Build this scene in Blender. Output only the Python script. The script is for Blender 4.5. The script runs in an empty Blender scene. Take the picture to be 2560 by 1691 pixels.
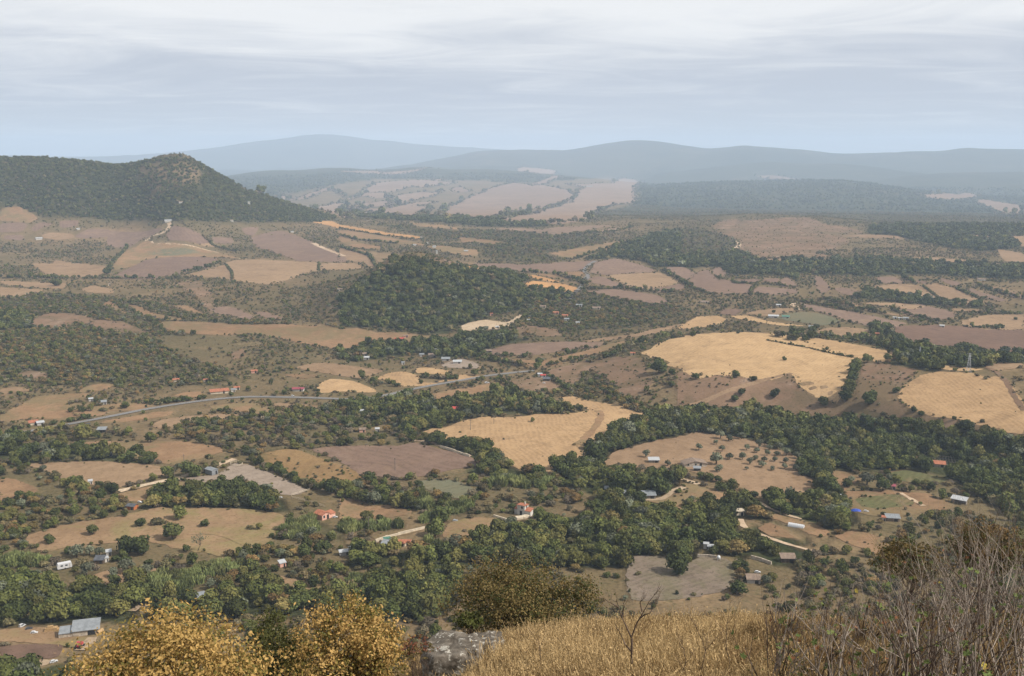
import bpy, math, random
import numpy as np
from mathutils import Vector, Matrix, geometry as mgeo
rad = math.radians
# ---------------------------------------------------------------- camera, sky, sun, exposure
scene = bpy.context.scene
coll = scene.collection
CAMZ = 170.0                     # eye height above the valley floor
PITCH = rad(10.3); FPX = 1027.0  # focal length in pixels of a 1024 wide picture
cd = bpy.data.cameras.new('camera'); cam = bpy.data.objects.new('camera', cd); coll.objects.link(cam)
cd.sensor_width = 36.0; cd.lens = 36.0*FPX/1024; cd.clip_start = 0.2; cd.clip_end = 60000
cam.location = (0, 0, CAMZ); cam.rotation_euler = (math.pi/2-PITCH, 0, 0)
scene.camera = cam
SUN_EL, SUN_AZ = rad(44), rad(108)      # azimuth clockwise from the view direction (+Y)
SUN_STRENGTH = 5.0
sd = bpy.data.lights.new('sun', 'SUN'); sun = bpy.data.objects.new('sun', sd); coll.objects.link(sun)
sd.energy = SUN_STRENGTH; sd.angle = rad(0.6); sd.color = (1.0, 0.935, 0.855)
sdir = Vector((math.sin(SUN_AZ)*math.cos(SUN_EL), math.cos(SUN_AZ)*math.cos(SUN_EL), math.sin(SUN_EL)))
sun.rotation_euler = sdir.to_track_quat('Z', 'Y').to_euler()
sun.location = (300, -100, 600)
vs = scene.view_settings
vs.view_transform = 'Standard'; vs.look = 'None'; vs.exposure = 0.28; vs.gamma = 1.0; vs.use_curve_mapping = False
cy = scene.cycles
cy.max_bounces = 5; cy.diffuse_bounces = 2; cy.glossy_bounces = 1; cy.transmission_bounces = 2
cy.transparent_max_bounces = 4; cy.volume_bounces = 2; cy.use_denoising = True
cy.caustics_reflective = False; cy.caustics_refractive = False
cy.sample_clamp_indirect = 4.0
world = bpy.data.worlds.new('World'); scene.world = world; world.use_nodes = True

class NT:
    """tiny node-tree writer"""
    def __init__(s, tree):
        s.t = tree; s.n = tree.nodes; s.l = tree.links
    def add(s, typ, **kw):
        n = s.n.new(typ)
        for k, v in kw.items():
            if k.startswith('i_'):
                s.put(n, k[2:], v)
            else:
                setattr(n, k, v)
        return n
    def put(s, n, key, v):
        key = int(key) if key.isdigit() else key.replace('_', ' ')
        if isinstance(v, bpy.types.NodeSocket): s.l.new(v, n.inputs[key])
        else: n.inputs[key].default_value = v
    def math(s, op, a, b=None, c=None, clamp=False):
        n = s.n.new('ShaderNodeMath'); n.operation = op; n.use_clamp = clamp
        for i, v in enumerate((a, b, c)):
            if v is None: continue
            if isinstance(v, bpy.types.NodeSocket): s.l.new(v, n.inputs[i])
            else: n.inputs[i].default_value = v
        return n.outputs[0]
    def mix(s, f, a, b, mode='MIX'):
        n = s.n.new('ShaderNodeMix'); n.data_type = 'RGBA'; n.blend_type = mode
        for i, v in ((0, f), (6, a), (7, b)):
            if isinstance(v, bpy.types.NodeSocket): s.l.new(v, n.inputs[i])
            else: n.inputs[i].default_value = v if i == 0 else ((*v, 1) if len(v) == 3 else v)
        return n.outputs[2]
    def noise(s, vec, scale, detail=3, rough=0.55, dist=0.0, out=0):
        n = s.n.new('ShaderNodeTexNoise'); s.l.new(vec, n.inputs['Vector'])
        n.inputs['Scale'].default_value = scale; n.inputs['Detail'].default_value = detail
        n.inputs['Roughness'].default_value = rough; n.inputs['Distortion'].default_value = dist
        return n.outputs[out]
    def ramp(s, f, a, b, smooth=True):
        n = s.n.new('ShaderNodeMapRange'); n.interpolation_type = 'SMOOTHSTEP' if smooth else 'LINEAR'
        s.l.new(f, n.inputs[0]); n.inputs[1].default_value = a; n.inputs[2].default_value = b
        return n.outputs[0]

wt = NT(world.node_tree); wt.n.clear()
wout = wt.add('ShaderNodeOutputWorld'); wbg = wt.add('ShaderNodeBackground')
wt.l.new(wbg.outputs[0], wout.inputs[0])
tc = wt.add('ShaderNodeTexCoord')
sky = wt.add('ShaderNodeTexSky', sky_type='NISHITA', sun_disc=False, sun_elevation=SUN_EL, sun_rotation=SUN_AZ)
sky.air_density = 1.6; sky.dust_density = 4.0
sx = wt.add('ShaderNodeSeparateXYZ'); wt.l.new(tc.outputs['Generated'], sx.inputs[0])
zc = wt.math('MAXIMUM', sx.outputs[2], 0.0)
den = wt.math('ADD', zc, 0.06)
pv = wt.add('ShaderNodeCombineXYZ')     # the direction carried up to a flat cloud sheet
wt.l.new(wt.math('DIVIDE', sx.outputs[0], den), pv.inputs[0])
wt.l.new(wt.math('DIVIDE', sx.outputs[1], den), pv.inputs[1])
big = wt.noise(pv.outputs[0], 0.30, 3, 0.5, 0.3)
mp = wt.add('ShaderNodeMapping'); wt.l.new(pv.outputs[0], mp.inputs[0]); mp.inputs['Scale'].default_value = (0.75, 1.15, 1.0)
mid = wt.noise(mp.outputs[0], 0.85, 8, 0.60, 1.3)
cl = wt.math('ADD', wt.math('MULTIPLY', big, 0.42), wt.math('MULTIPLY', mid, 0.58))
# a cloud sheet that thins towards the zenith: grey-blue where seen edge-on, white higher up
up = wt.ramp(zc, 0.035, 0.165)
light = wt.math('ADD', wt.math('MULTIPLY', wt.math('SUBTRACT', cl, 0.46), 3.4), wt.math('MULTIPLY', up, 1.30), clamp=False)
lit = wt.ramp(light, 0.0, 1.3)
veil = wt.mix(wt.ramp(zc, 0.0, 0.06), (0.62, 0.645, 0.68), (0.565, 0.605, 0.685))
cloudcol = wt.mix(lit, veil, (0.97, 0.975, 0.98))
skyc = wt.add('ShaderNodeVectorMath', operation='SCALE'); wt.l.new(sky.outputs[0], skyc.inputs[0]); skyc.inputs['Scale'].default_value = 0.08
cover = wt.ramp(zc, 0.75, 0.10)
cover = wt.math('ADD', wt.math('MULTIPLY', cover, 0.40), 0.58)
wt.l.new(wt.mix(cover, skyc.outputs[0], cloudcol), wbg.inputs[0])
wbg.inputs[1].default_value = 0.79

# ---------------------------------------------------------------- pixels and rays
# the photograph was read in enlarged tiles; a tile letter + its pixel gives the picture position
TILE = dict(A=(0, 340), B=(850, 340), C=(1700, 340), D=(0, 680), E=(850, 680), F=(1700, 680),
            G=(0, 980), H=(850, 980), I=(1700, 980), J=(0, 1251), K=(850, 1251), L=(1700, 1251))
ZF = 2374/860.0
def tp(t, x, y):                 # tile pixel -> photograph pixel
    return (TILE[t][0]+x/ZF, TILE[t][1]+y/ZF)
def dp(x, y):                    # overview (2374 wide) pixel -> photograph pixel
    return (x*2560/2374, y*2560/2374)
def ray(px, py):                 # photograph pixel -> azimuth, slope (dz per horizontal metre), slant factor
    u = (np.asarray(px)*0.4-512)/FPX; v = (np.asarray(py)*0.4-338.2)/FPX
    fwd = math.cos(PITCH)-v*math.sin(PITCH); dz = -(math.sin(PITCH)+v*math.cos(PITCH))
    h = np.hypot(u, fwd)
    return np.arctan2(u, fwd), dz/h
def project(x, y, z):            # world (z relative to the eye) -> photograph pixel
    c, s = math.cos(PITCH), math.sin(PITCH)
    d = y*c-z*s; up_ = y*s+z*c
    return (x/d*FPX+512)*2.5, (338.2-up_/d*FPX)*2.5
def parse(txt, default=None):
    out = []
    for tok in txt.split():
        t = default
        if tok[0].isalpha(): t, tok = tok[0], tok[1:]
        a, b = tok.split(',')
        out.append(tp(t, float(a), float(b)))
        default = t
    return out
# ---------------------------------------------------------------- terrain height
_tab = np.random.RandomState(7).rand(256, 256)
def vnoise(x, y):
    xi = np.floor(x).astype(int); yi = np.floor(y).astype(int); fx = x-xi; fy = y-yi
    fx = fx*fx*fx*(fx*(fx*6-15)+10); fy = fy*fy*fy*(fy*(fy*6-15)+10)
    a = _tab[xi & 255, yi & 255]; b = _tab[(xi+1) & 255, yi & 255]
    c = _tab[xi & 255, (yi+1) & 255]; d = _tab[(xi+1) & 255, (yi+1) & 255]
    return (a*(1-fx)+b*fx)*(1-fy)+(c*(1-fx)+d*fx)*fy
def fbm(x, y, o=3):
    s = 0; a = 1; n = 0
    for i in range(o):
        s = s+a*vnoise(x*2**i+17*i, y*2**i+31*i); n += a; a *= 0.5
    return s/n
KN = np.array([(0, -1.7), (3, -3.4), (8, -6.6), (16, -9.9), (26, -13.9), (43, -20.9), (52, -27.5), (100, -63), (180, -112), (240, -140), (272, -153),
  (330, -158), (450, -162), (700, -166), (1100, -165), (1600, -161), (2250, -152), (3000, -180), (4500, -240), (6000, -262), (9000, -260), (21000, -180)], float)
LR = np.linspace(math.log(1.0), math.log(22000), 3000)
_b = np.interp(np.exp(LR), KN[:, 0], KN[:, 1])
_k = np.exp(-0.5*(np.arange(-30, 31)/11.0)**2); _k /= _k.sum()
BASE = np.convolve(np.pad(_b, 30, mode='edge'), _k, mode='valid')
TH = np.linspace(rad(-75), rad(75), 4001)
RIDGES = []
def ridge(pts, near, far, p=1.0, smooth=10, plateau=0, droop=0):
    px, py = zip(*[dp(a, b) for a, b, _ in pts])
    th, sl = ray(px, py); rc = np.array([q[2] for q in pts], float)
    o = np.argsort(th); th = th[o]; rc = rc[o]; zc = (sl[o])*rc
    R = np.interp(TH, th, rc); Z = np.interp(TH, th, zc)
    inside = ((TH >= th[0]-0.001) & (TH <= th[-1]+0.001)).astype(float)
    k = np.exp(-0.5*(np.arange(-4*smooth, 4*smooth+1)/smooth)**2); k /= k.sum()
    sm = lambda a: np.convolve(np.pad(a, 4*smooth, mode='edge'), k, mode='valid')
    RIDGES.append((sm(R), sm(Z), sm(inside), near, far, p, plateau, droop))
S = lambda t: 0.5+0.5*np.cos(np.pi*np.clip(t, 0, 1))
# mesa and its long spur on the left
ridge([(-900, 372, 2600), (-300, 368, 2450), (0, 369, 2350), (110, 373, 2330), (200, 380, 2330), (262, 388, 2350), (325, 382, 2300), (362, 368, 2250), (398, 362, 2230), (425, 361, 2220), (447, 370, 2230),
       (480, 395, 2260), (560, 437, 2330), (620, 463, 2400), (700, 484, 2450), (760, 500, 2500), (830, 516, 2500), (900, 530, 2500)], 620, 700, 1.5, 6)
# wooded hill in the middle of the valley
ridge([(740, 700, 1100), (800, 672, 1120), (870, 634, 1150), (920, 602, 1160), (960, 590, 1160), (1000, 600, 1160), (1060, 622, 1170), (1150, 645, 1180), (1250, 670, 1190), (1340, 694, 1200), (1420, 720, 1200)], 215, 260, 1.0, 9)
# dark hill on the right, blue with distance
ridge([(1290, 505, 5200), (1380, 480, 5600), (1480, 432, 6200), (1600, 429, 6400), (1750, 423, 6500), (1900, 417, 6500), (2000, 422, 6400), (2080, 438, 6200), (2150, 452, 5900), (2250, 474, 5500), (2374, 505, 5000), (2520, 530, 4800)], 2300, 1300, 0.85, 20)
# hill of pale fields beyond the valley
ridge([(430, 440, 7000), (550, 416, 7400), (620, 405, 7800), (700, 398, 8000), (780, 391, 8200), (870, 396, 8000), (960, 391, 8000), (1050, 396, 8000), (1150, 393, 8000), (1250, 400, 7700), (1400, 413, 7200), (1500, 424, 6900), (1600, 440, 6700)], 4300, 1300, 0.8, 14)
ridge([(1950, 428, 8300), (2100, 408, 8400), (2250, 402, 8600), (2374, 405, 8600), (2700, 410, 8600)], 2200, 900, 1.0, 20)
# main blue range
ridge([(800, 410, 11500), (900, 388, 11500), (1000, 372, 11500), (1100, 352, 11500), (1190, 345, 11500), (1320, 352, 11500), (1400, 338, 11500), (1480, 332, 11500), (1560, 337, 11500), (1640, 345, 11500), (1720, 337, 11500),
       (1800, 343, 11500), (1880, 350, 11500), (1940, 357, 11500), (2050, 358, 11500), (2100, 353, 11500), (2180, 353, 11500), (2240, 346, 11500), (2300, 350, 11500), (2374, 352, 11500), (2800, 352, 11500)], 3200, 1500, 0.9, 9)
ridge([(1500, 398, 9300), (1650, 385, 9300), (1800, 378, 9400), (1950, 384, 9300), (2080, 396, 9000), (2200, 410, 8800)], 1500, 1000, 1.0, 16)
ridge([(860, 402, 9600), (980, 388, 9700), (1100, 382, 9800), (1230, 390, 9600), (1350, 402, 9400)], 1300, 1000, 1.0, 16)
# farthest mountain
ridge([(-700, 372, 16800), (0, 362, 16800), (300, 358, 16800), (430, 348, 16800), (470, 343, 16800), (560, 332, 16800), (650, 323, 16800), (720, 313, 16800), (760, 312, 16800), (820, 320, 16800), (920, 332, 16800), (1040, 340, 16800), (1200, 352, 16800), (1900, 356, 16800), (2700, 354, 16800)], 2500, 2500, 1.0, 16)
# shrubby knoll on the right
ridge([(1560, 530, 2500), (1640, 512, 2500), (1750, 503, 2500), (1900, 508, 2500), (2050, 520, 2550), (2200, 535, 2600), (2374, 545, 2600), (2700, 545, 2600)], 520, 400, 1.0, 16)
# the two golden domes on the right
ridge([(1400, 842, 780), (1490, 815, 800), (1560, 792, 815), (1650, 781, 825), (1800, 779, 830), (1950, 796, 815), (2060, 815, 790), (2150, 832, 770), (2250, 850, 750), (2374, 856, 745), (2700, 860, 740)], 48, 120, 1.0, 22, 128, 5)
def zrel(x, y):
    x = np.asarray(x, float); y = np.asarray(y, float)
    r = np.hypot(x, y); th = np.arctan2(x, y)
    z = np.interp(np.log(np.maximum(r, 1.0)), LR, BASE)
    w = np.exp(-(r/75.0)**2)
    z = z-0.34*np.logaddexp(0, -(x-2.5)*0.7)/0.7*w+0.0095*np.maximum(x, 0)**2*w*(x < 45)
    z = z+(fbm(x/9.0, y/9.0, 3)-0.5)*0.7*np.clip(r/15, 0, 1)*np.clip((r-6)/10, 0, 1)*(r < 200)*np.clip((200-r)/60, 0, 1)
    base = z
    add = np.zeros_like(z)
    for R, Z, I, near, far, p, pl, dr in RIDGES:
        rc = np.interp(th, TH, R); zc_ = np.interp(th, TH, Z); ii = np.interp(th, TH, I)
        u = rc-r
        if pl:
            pl2 = pl*np.interp(th, [rad(7), rad(12), rad(23), rad(30)], [0.75, 1.0, 0.95, 1.1])
            zz = zc_-dr*np.clip(u/pl, 0, 1.2)
            s = np.where(u > 0, S((u-pl2)/near), S(-u/far))
        else:
            zz = zc_; s = np.where(u > 0, S(u/near), S(-u/far))**p
        add = np.maximum(add, np.maximum(zz-base, 0)*s*ii)
    z = base+add
    a1 = 8.0*np.clip((r-330)/300, 0, 1)*np.clip(1.6-r/2500, 0.3, 1); a2 = np.clip((r-900)/1500, 0, 1)
    z = z+a1*(fbm(x/170+5, y/170+9, 2)-0.5)+a2*(np.interp(r, [1500, 2200, 3500], [26, 14, 10])*(fbm(x/520+3, y/520, 3)-0.5)+np.clip((r-4000)/3500, 0, 1)*95*(fbm(x/1250, y/1250+8, 4)-0.5))
    return z
# polar grid of the ground
rows = np.concatenate([np.geomspace(1.2, 60, 130)[:-1], np.geomspace(60, 280, 80)[:-1], np.geomspace(280, 1250, 375)[:-1], np.geomspace(1250, 4200, 210)[:-1], np.geomspace(4200, 20500, 150)])
cols = np.concatenate([np.linspace(rad(-72), rad(-37), 40)[:-1], np.linspace(rad(-37), rad(37), 440), np.linspace(rad(37), rad(72), 40)[1:]])
RR, CC = np.meshgrid(rows, cols, indexing='ij')
GX, GY = RR*np.sin(CC), RR*np.cos(CC)
GZ = zrel(GX, GY)
LOGR = np.log(rows)
def zg(x, y):                    # height of the ground mesh itself (bilinear in its own grid), relative to the eye
    x = np.asarray(x, float); y = np.asarray(y, float)
    r = np.clip(np.hypot(x, y), rows[0], rows[-1]*0.999); th = np.clip(np.arctan2(x, y), cols[0], cols[-1]*0.999)
    i = np.clip(np.searchsorted(rows, r)-1, 0, len(rows)-2); j = np.clip(np.searchsorted(cols, th)-1, 0, len(cols)-2)
    f = (r-rows[i])/(rows[i+1]-rows[i]); g = (th-cols[j])/(cols[j+1]-cols[j])
    return (GZ[i, j]*(1-g)+GZ[i, j+1]*g)*(1-f)+(GZ[i+1, j]*(1-g)+GZ[i+1, j+1]*g)*f
RS = np.geomspace(200, 20000, 2800)
def ground(px, py, rmin=200):    # photograph pixels -> x, y on the ground seen there
    th, sl = ray(px, py); th = np.atleast_1d(th); sl = np.atleast_1d(sl)
    rs = RS if rmin == 200 else np.geomspace(rmin, 16000, 3000)
    X = rs[None]*np.sin(th)[:, None]; Y = rs[None]*np.cos(th)[:, None]
    d = zg(X, Y)-sl[:, None]*rs[None]
    hit = d >= 0; k = np.argmax(hit, axis=1); k = np.where(hit.any(axis=1), k, len(rs)-1); k0 = np.maximum(k-1, 0)
    n = np.arange(len(k)); d0, d1 = d[n, k0], d[n, k]
    f = np.where(k > 0, np.clip(-d0/np.where(abs(d1-d0) < 1e-9, 1, d1-d0), 0, 1), 0)
    r = rs[k0]+(rs[k]-rs[k0])*f
    return r*np.sin(th), r*np.cos(th)
# ---------------------------------------------------------------- materials
MATS = {}
def new_mat(name):
    m = bpy.data.materials.new(name); m.use_nodes = True
    t = NT(m.node_tree); t.n.clear()
    out = t.add('ShaderNodeOutputMaterial'); b = t.add('ShaderNodeBsdfPrincipled')
    t.l.new(b.outputs[0], out.inputs[0]); b.inputs['Roughness'].default_value = 0.9
    b.inputs['Specular IOR Level'].default_value = 0.15
    MATS[name] = m
    return m, t, b
def pos(t): return t.add('ShaderNodeNewGeometry').outputs['Position']
def bump(t, b, h, strength, dist):
    n = t.add('ShaderNodeBump'); n.inputs['Strength'].default_value = strength; n.inputs['Distance'].default_value = dist
    t.l.new(h, n.inputs['Height']); t.l.new(n.outputs[0], b.inputs['Normal'])
def solid(name, col, rough=0.8, var=0.15, scale=0.8, spec=0.2, metal=0.0, stripe=None):
    """paint, plaster, tin or wood: one colour with weathering blotches, optional ribs across object x or z"""
    m, t, b = new_mat(name)
    co = t.add('ShaderNodeTexCoord').outputs['Object']
    n = t.noise(co, scale, 4, 0.65)
    n2 = t.noise(co, scale*6, 3, 0.6)
    f = t.math('ADD', t.math('MULTIPLY', n, 0.7), t.math('MULTIPLY', n2, 0.3))
    dark = [c*(1-var*1.6) for c in col]; lite = [min(1, c*(1+var)) for c in col]
    c = t.mix(t.ramp(f, 0.3, 0.7), dark, lite)
    oi = t.add('ShaderNodeObjectInfo')
    t.l.new(c, b.inputs['Base Color'])
    b.inputs['Roughness'].default_value = rough; b.inputs['Specular IOR Level'].default_value = spec; b.inputs['Metallic'].default_value = metal
    if stripe:
        s = t.add('ShaderNodeSeparateXYZ'); t.l.new(co, s.inputs[0])
        w = t.math('SINE', t.math('MULTIPLY', s.outputs['XYZ'.index(stripe[0])], 6.283/stripe[1]))
        bump(t, b, w, 0.6, stripe[2])
    return m
def land(name, c1, c2, c3=None, stripes=0.0, period=7.0, s1=0.012, fleck=0.75, sage=None):
    """field soil and stubble: broad patches, fine tufts and the lines the machines leave"""
    c1, c2, c3 = [(q[0]*1.0, q[1]*0.985, q[2]*0.99) if q else q for q in (c1, c2, c3)]
    m, t, b = new_mat(name)
    p = pos(t); oi = t.add('ShaderNodeObjectInfo')
    n1 = t.noise(p, s1, 4, 0.6, 0.4); n2 = t.noise(p, 0.11, 4, 0.65); n3 = t.noise(p, 0.7, 3, 0.7)
    f = t.math('ADD', t.math('MULTIPLY', n1, 0.55), t.math('MULTIPLY', n2, 0.45))
    c = t.mix(t.ramp(f, 0.36, 0.64), c1, c2)
    if c3: c = t.mix(t.math('MULTIPLY', t.ramp(t.noise(p, 0.03, 5, 0.7, 0.6), 0.52, 0.68), 0.75), c, c3)
    if sage: c = t.mix(t.math('MULTIPLY', t.ramp(t.noise(p, 0.024, 5, 0.72, 0.6), 0.43, 0.60), 0.8), c, sage)
    n4 = t.noise(p, 0.28, 5, 0.75, 0.8)
    c = t.mix(t.math('MULTIPLY', t.ramp(n4, 0.55, 0.68), 0.5*fleck), c, (0.125, 0.10, 0.055))
    dk = t.mix(1.0, c, (0.62, 0.60, 0.58), 'MULTIPLY')
    c = t.mix(t.math('MULTIPLY', t.ramp(n3, 0.50, 0.68), fleck), c, dk)
    h = n3
    if stripes:
        rot = t.add('ShaderNodeVectorRotate', rotation_type='Z_AXIS'); t.l.new(p, rot.inputs['Vector'])
        t.l.new(t.math('MULTIPLY', oi.outputs['Random'], 3.14), rot.inputs['Angle'])
        wob = t.noise(p, 0.010, 2, 0.5)
        sxx = t.add('ShaderNodeSeparateXYZ'); t.l.new(rot.outputs[0], sxx.inputs[0])
        ph = t.math('ADD', t.math('MULTIPLY', sxx.outputs[0], 6.283/period), t.math('ADD', t.math('MULTIPLY', wob, 70.0), t.math('MULTIPLY', n2, 5.0)))
        w = t.math('ADD', t.math('MULTIPLY', t.math('SINE', ph), 0.5), 0.5)
        w = t.math('MULTIPLY', t.math('MULTIPLY', w, t.ramp(n2, 0.32, 0.62)), stripes)
        c = t.mix(w, c, dk)
    var = t.mix(1.0, c, (0.86, 0.84, 0.84), 'MULTIPLY')
    c = t.mix(oi.outputs['Random'], c, var)
    t.l.new(c, b.inputs['Base Color']); bump(t, b, h, 0.5, 0.25)
    b.inputs['Roughness'].default_value = 1.0; b.inputs['Specular IOR Level'].default_value = 0.0
    return m
land('gold', (0.435, 0.300, 0.160), (0.36, 0.245, 0.130), (0.265, 0.18, 0.098), 0.42, 3.1, fleck=0.75)
land('orange', (0.42, 0.245, 0.11), (0.36, 0.21, 0.095), None, 0.4, 9.0)
land('tan', (0.27, 0.175, 0.098), (0.215, 0.135, 0.076), (0.165, 0.105, 0.062), 0.25, 9.0, sage=(0.17, 0.135, 0.07))
land('straw', (0.28, 0.195, 0.118), (0.23, 0.158, 0.094), (0.18, 0.122, 0.072), 0.3, 9.0)
land('brown', (0.205, 0.142, 0.104), (0.17, 0.118, 0.087), (0.225, 0.158, 0.105), 0.45, 7.0)
land('soil', (0.175, 0.115, 0.082), (0.145, 0.098, 0.072), None, 0.5, 7.0)
land('ashen', (0.20, 0.160, 0.122), (0.155, 0.124, 0.094), (0.12, 0.105, 0.065), 0.45, 3.0, fleck=1.0, sage=(0.135, 0.12, 0.07))
land('grey', (0.285, 0.235, 0.185), (0.24, 0.195, 0.15), (0.20, 0.155, 0.11), 0.3, 6.0)
land('pale', (0.40, 0.315, 0.215), (0.33, 0.255, 0.17), None, 0.15, 6.0)
land('weedy', (0.265, 0.180, 0.086), (0.22, 0.145, 0.07), (0.11, 0.095, 0.04), 0.2, 6.0, fleck=0.9)
land('dullgreen', (0.135, 0.135, 0.085), (0.17, 0.15, 0.09), (0.10, 0.115, 0.06), 0.35, 6.0)
land('green', (0.085, 0.098, 0.042), (0.125, 0.118, 0.055), (0.20, 0.145, 0.08), 0.8, 3.4, fleck=0.9)
land('rough', (0.205, 0.135, 0.085), (0.165, 0.108, 0.07), (0.28, 0.21, 0.15), 0.0, sage=(0.12, 0.09, 0.05))
land('ochre', (0.265, 0.178, 0.102), (0.21, 0.14, 0.08), (0.19, 0.125, 0.07), 0.15, 6.0, sage=(0.19, 0.16, 0.07))
land('dirt', (0.52, 0.41, 0.285), (0.36, 0.27, 0.18), None, 0.0)
land('farpale', (0.255, 0.18, 0.125), (0.20, 0.142, 0.10), (0.115, 0.095, 0.06), 0.2, 30.0, 0.004)
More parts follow.
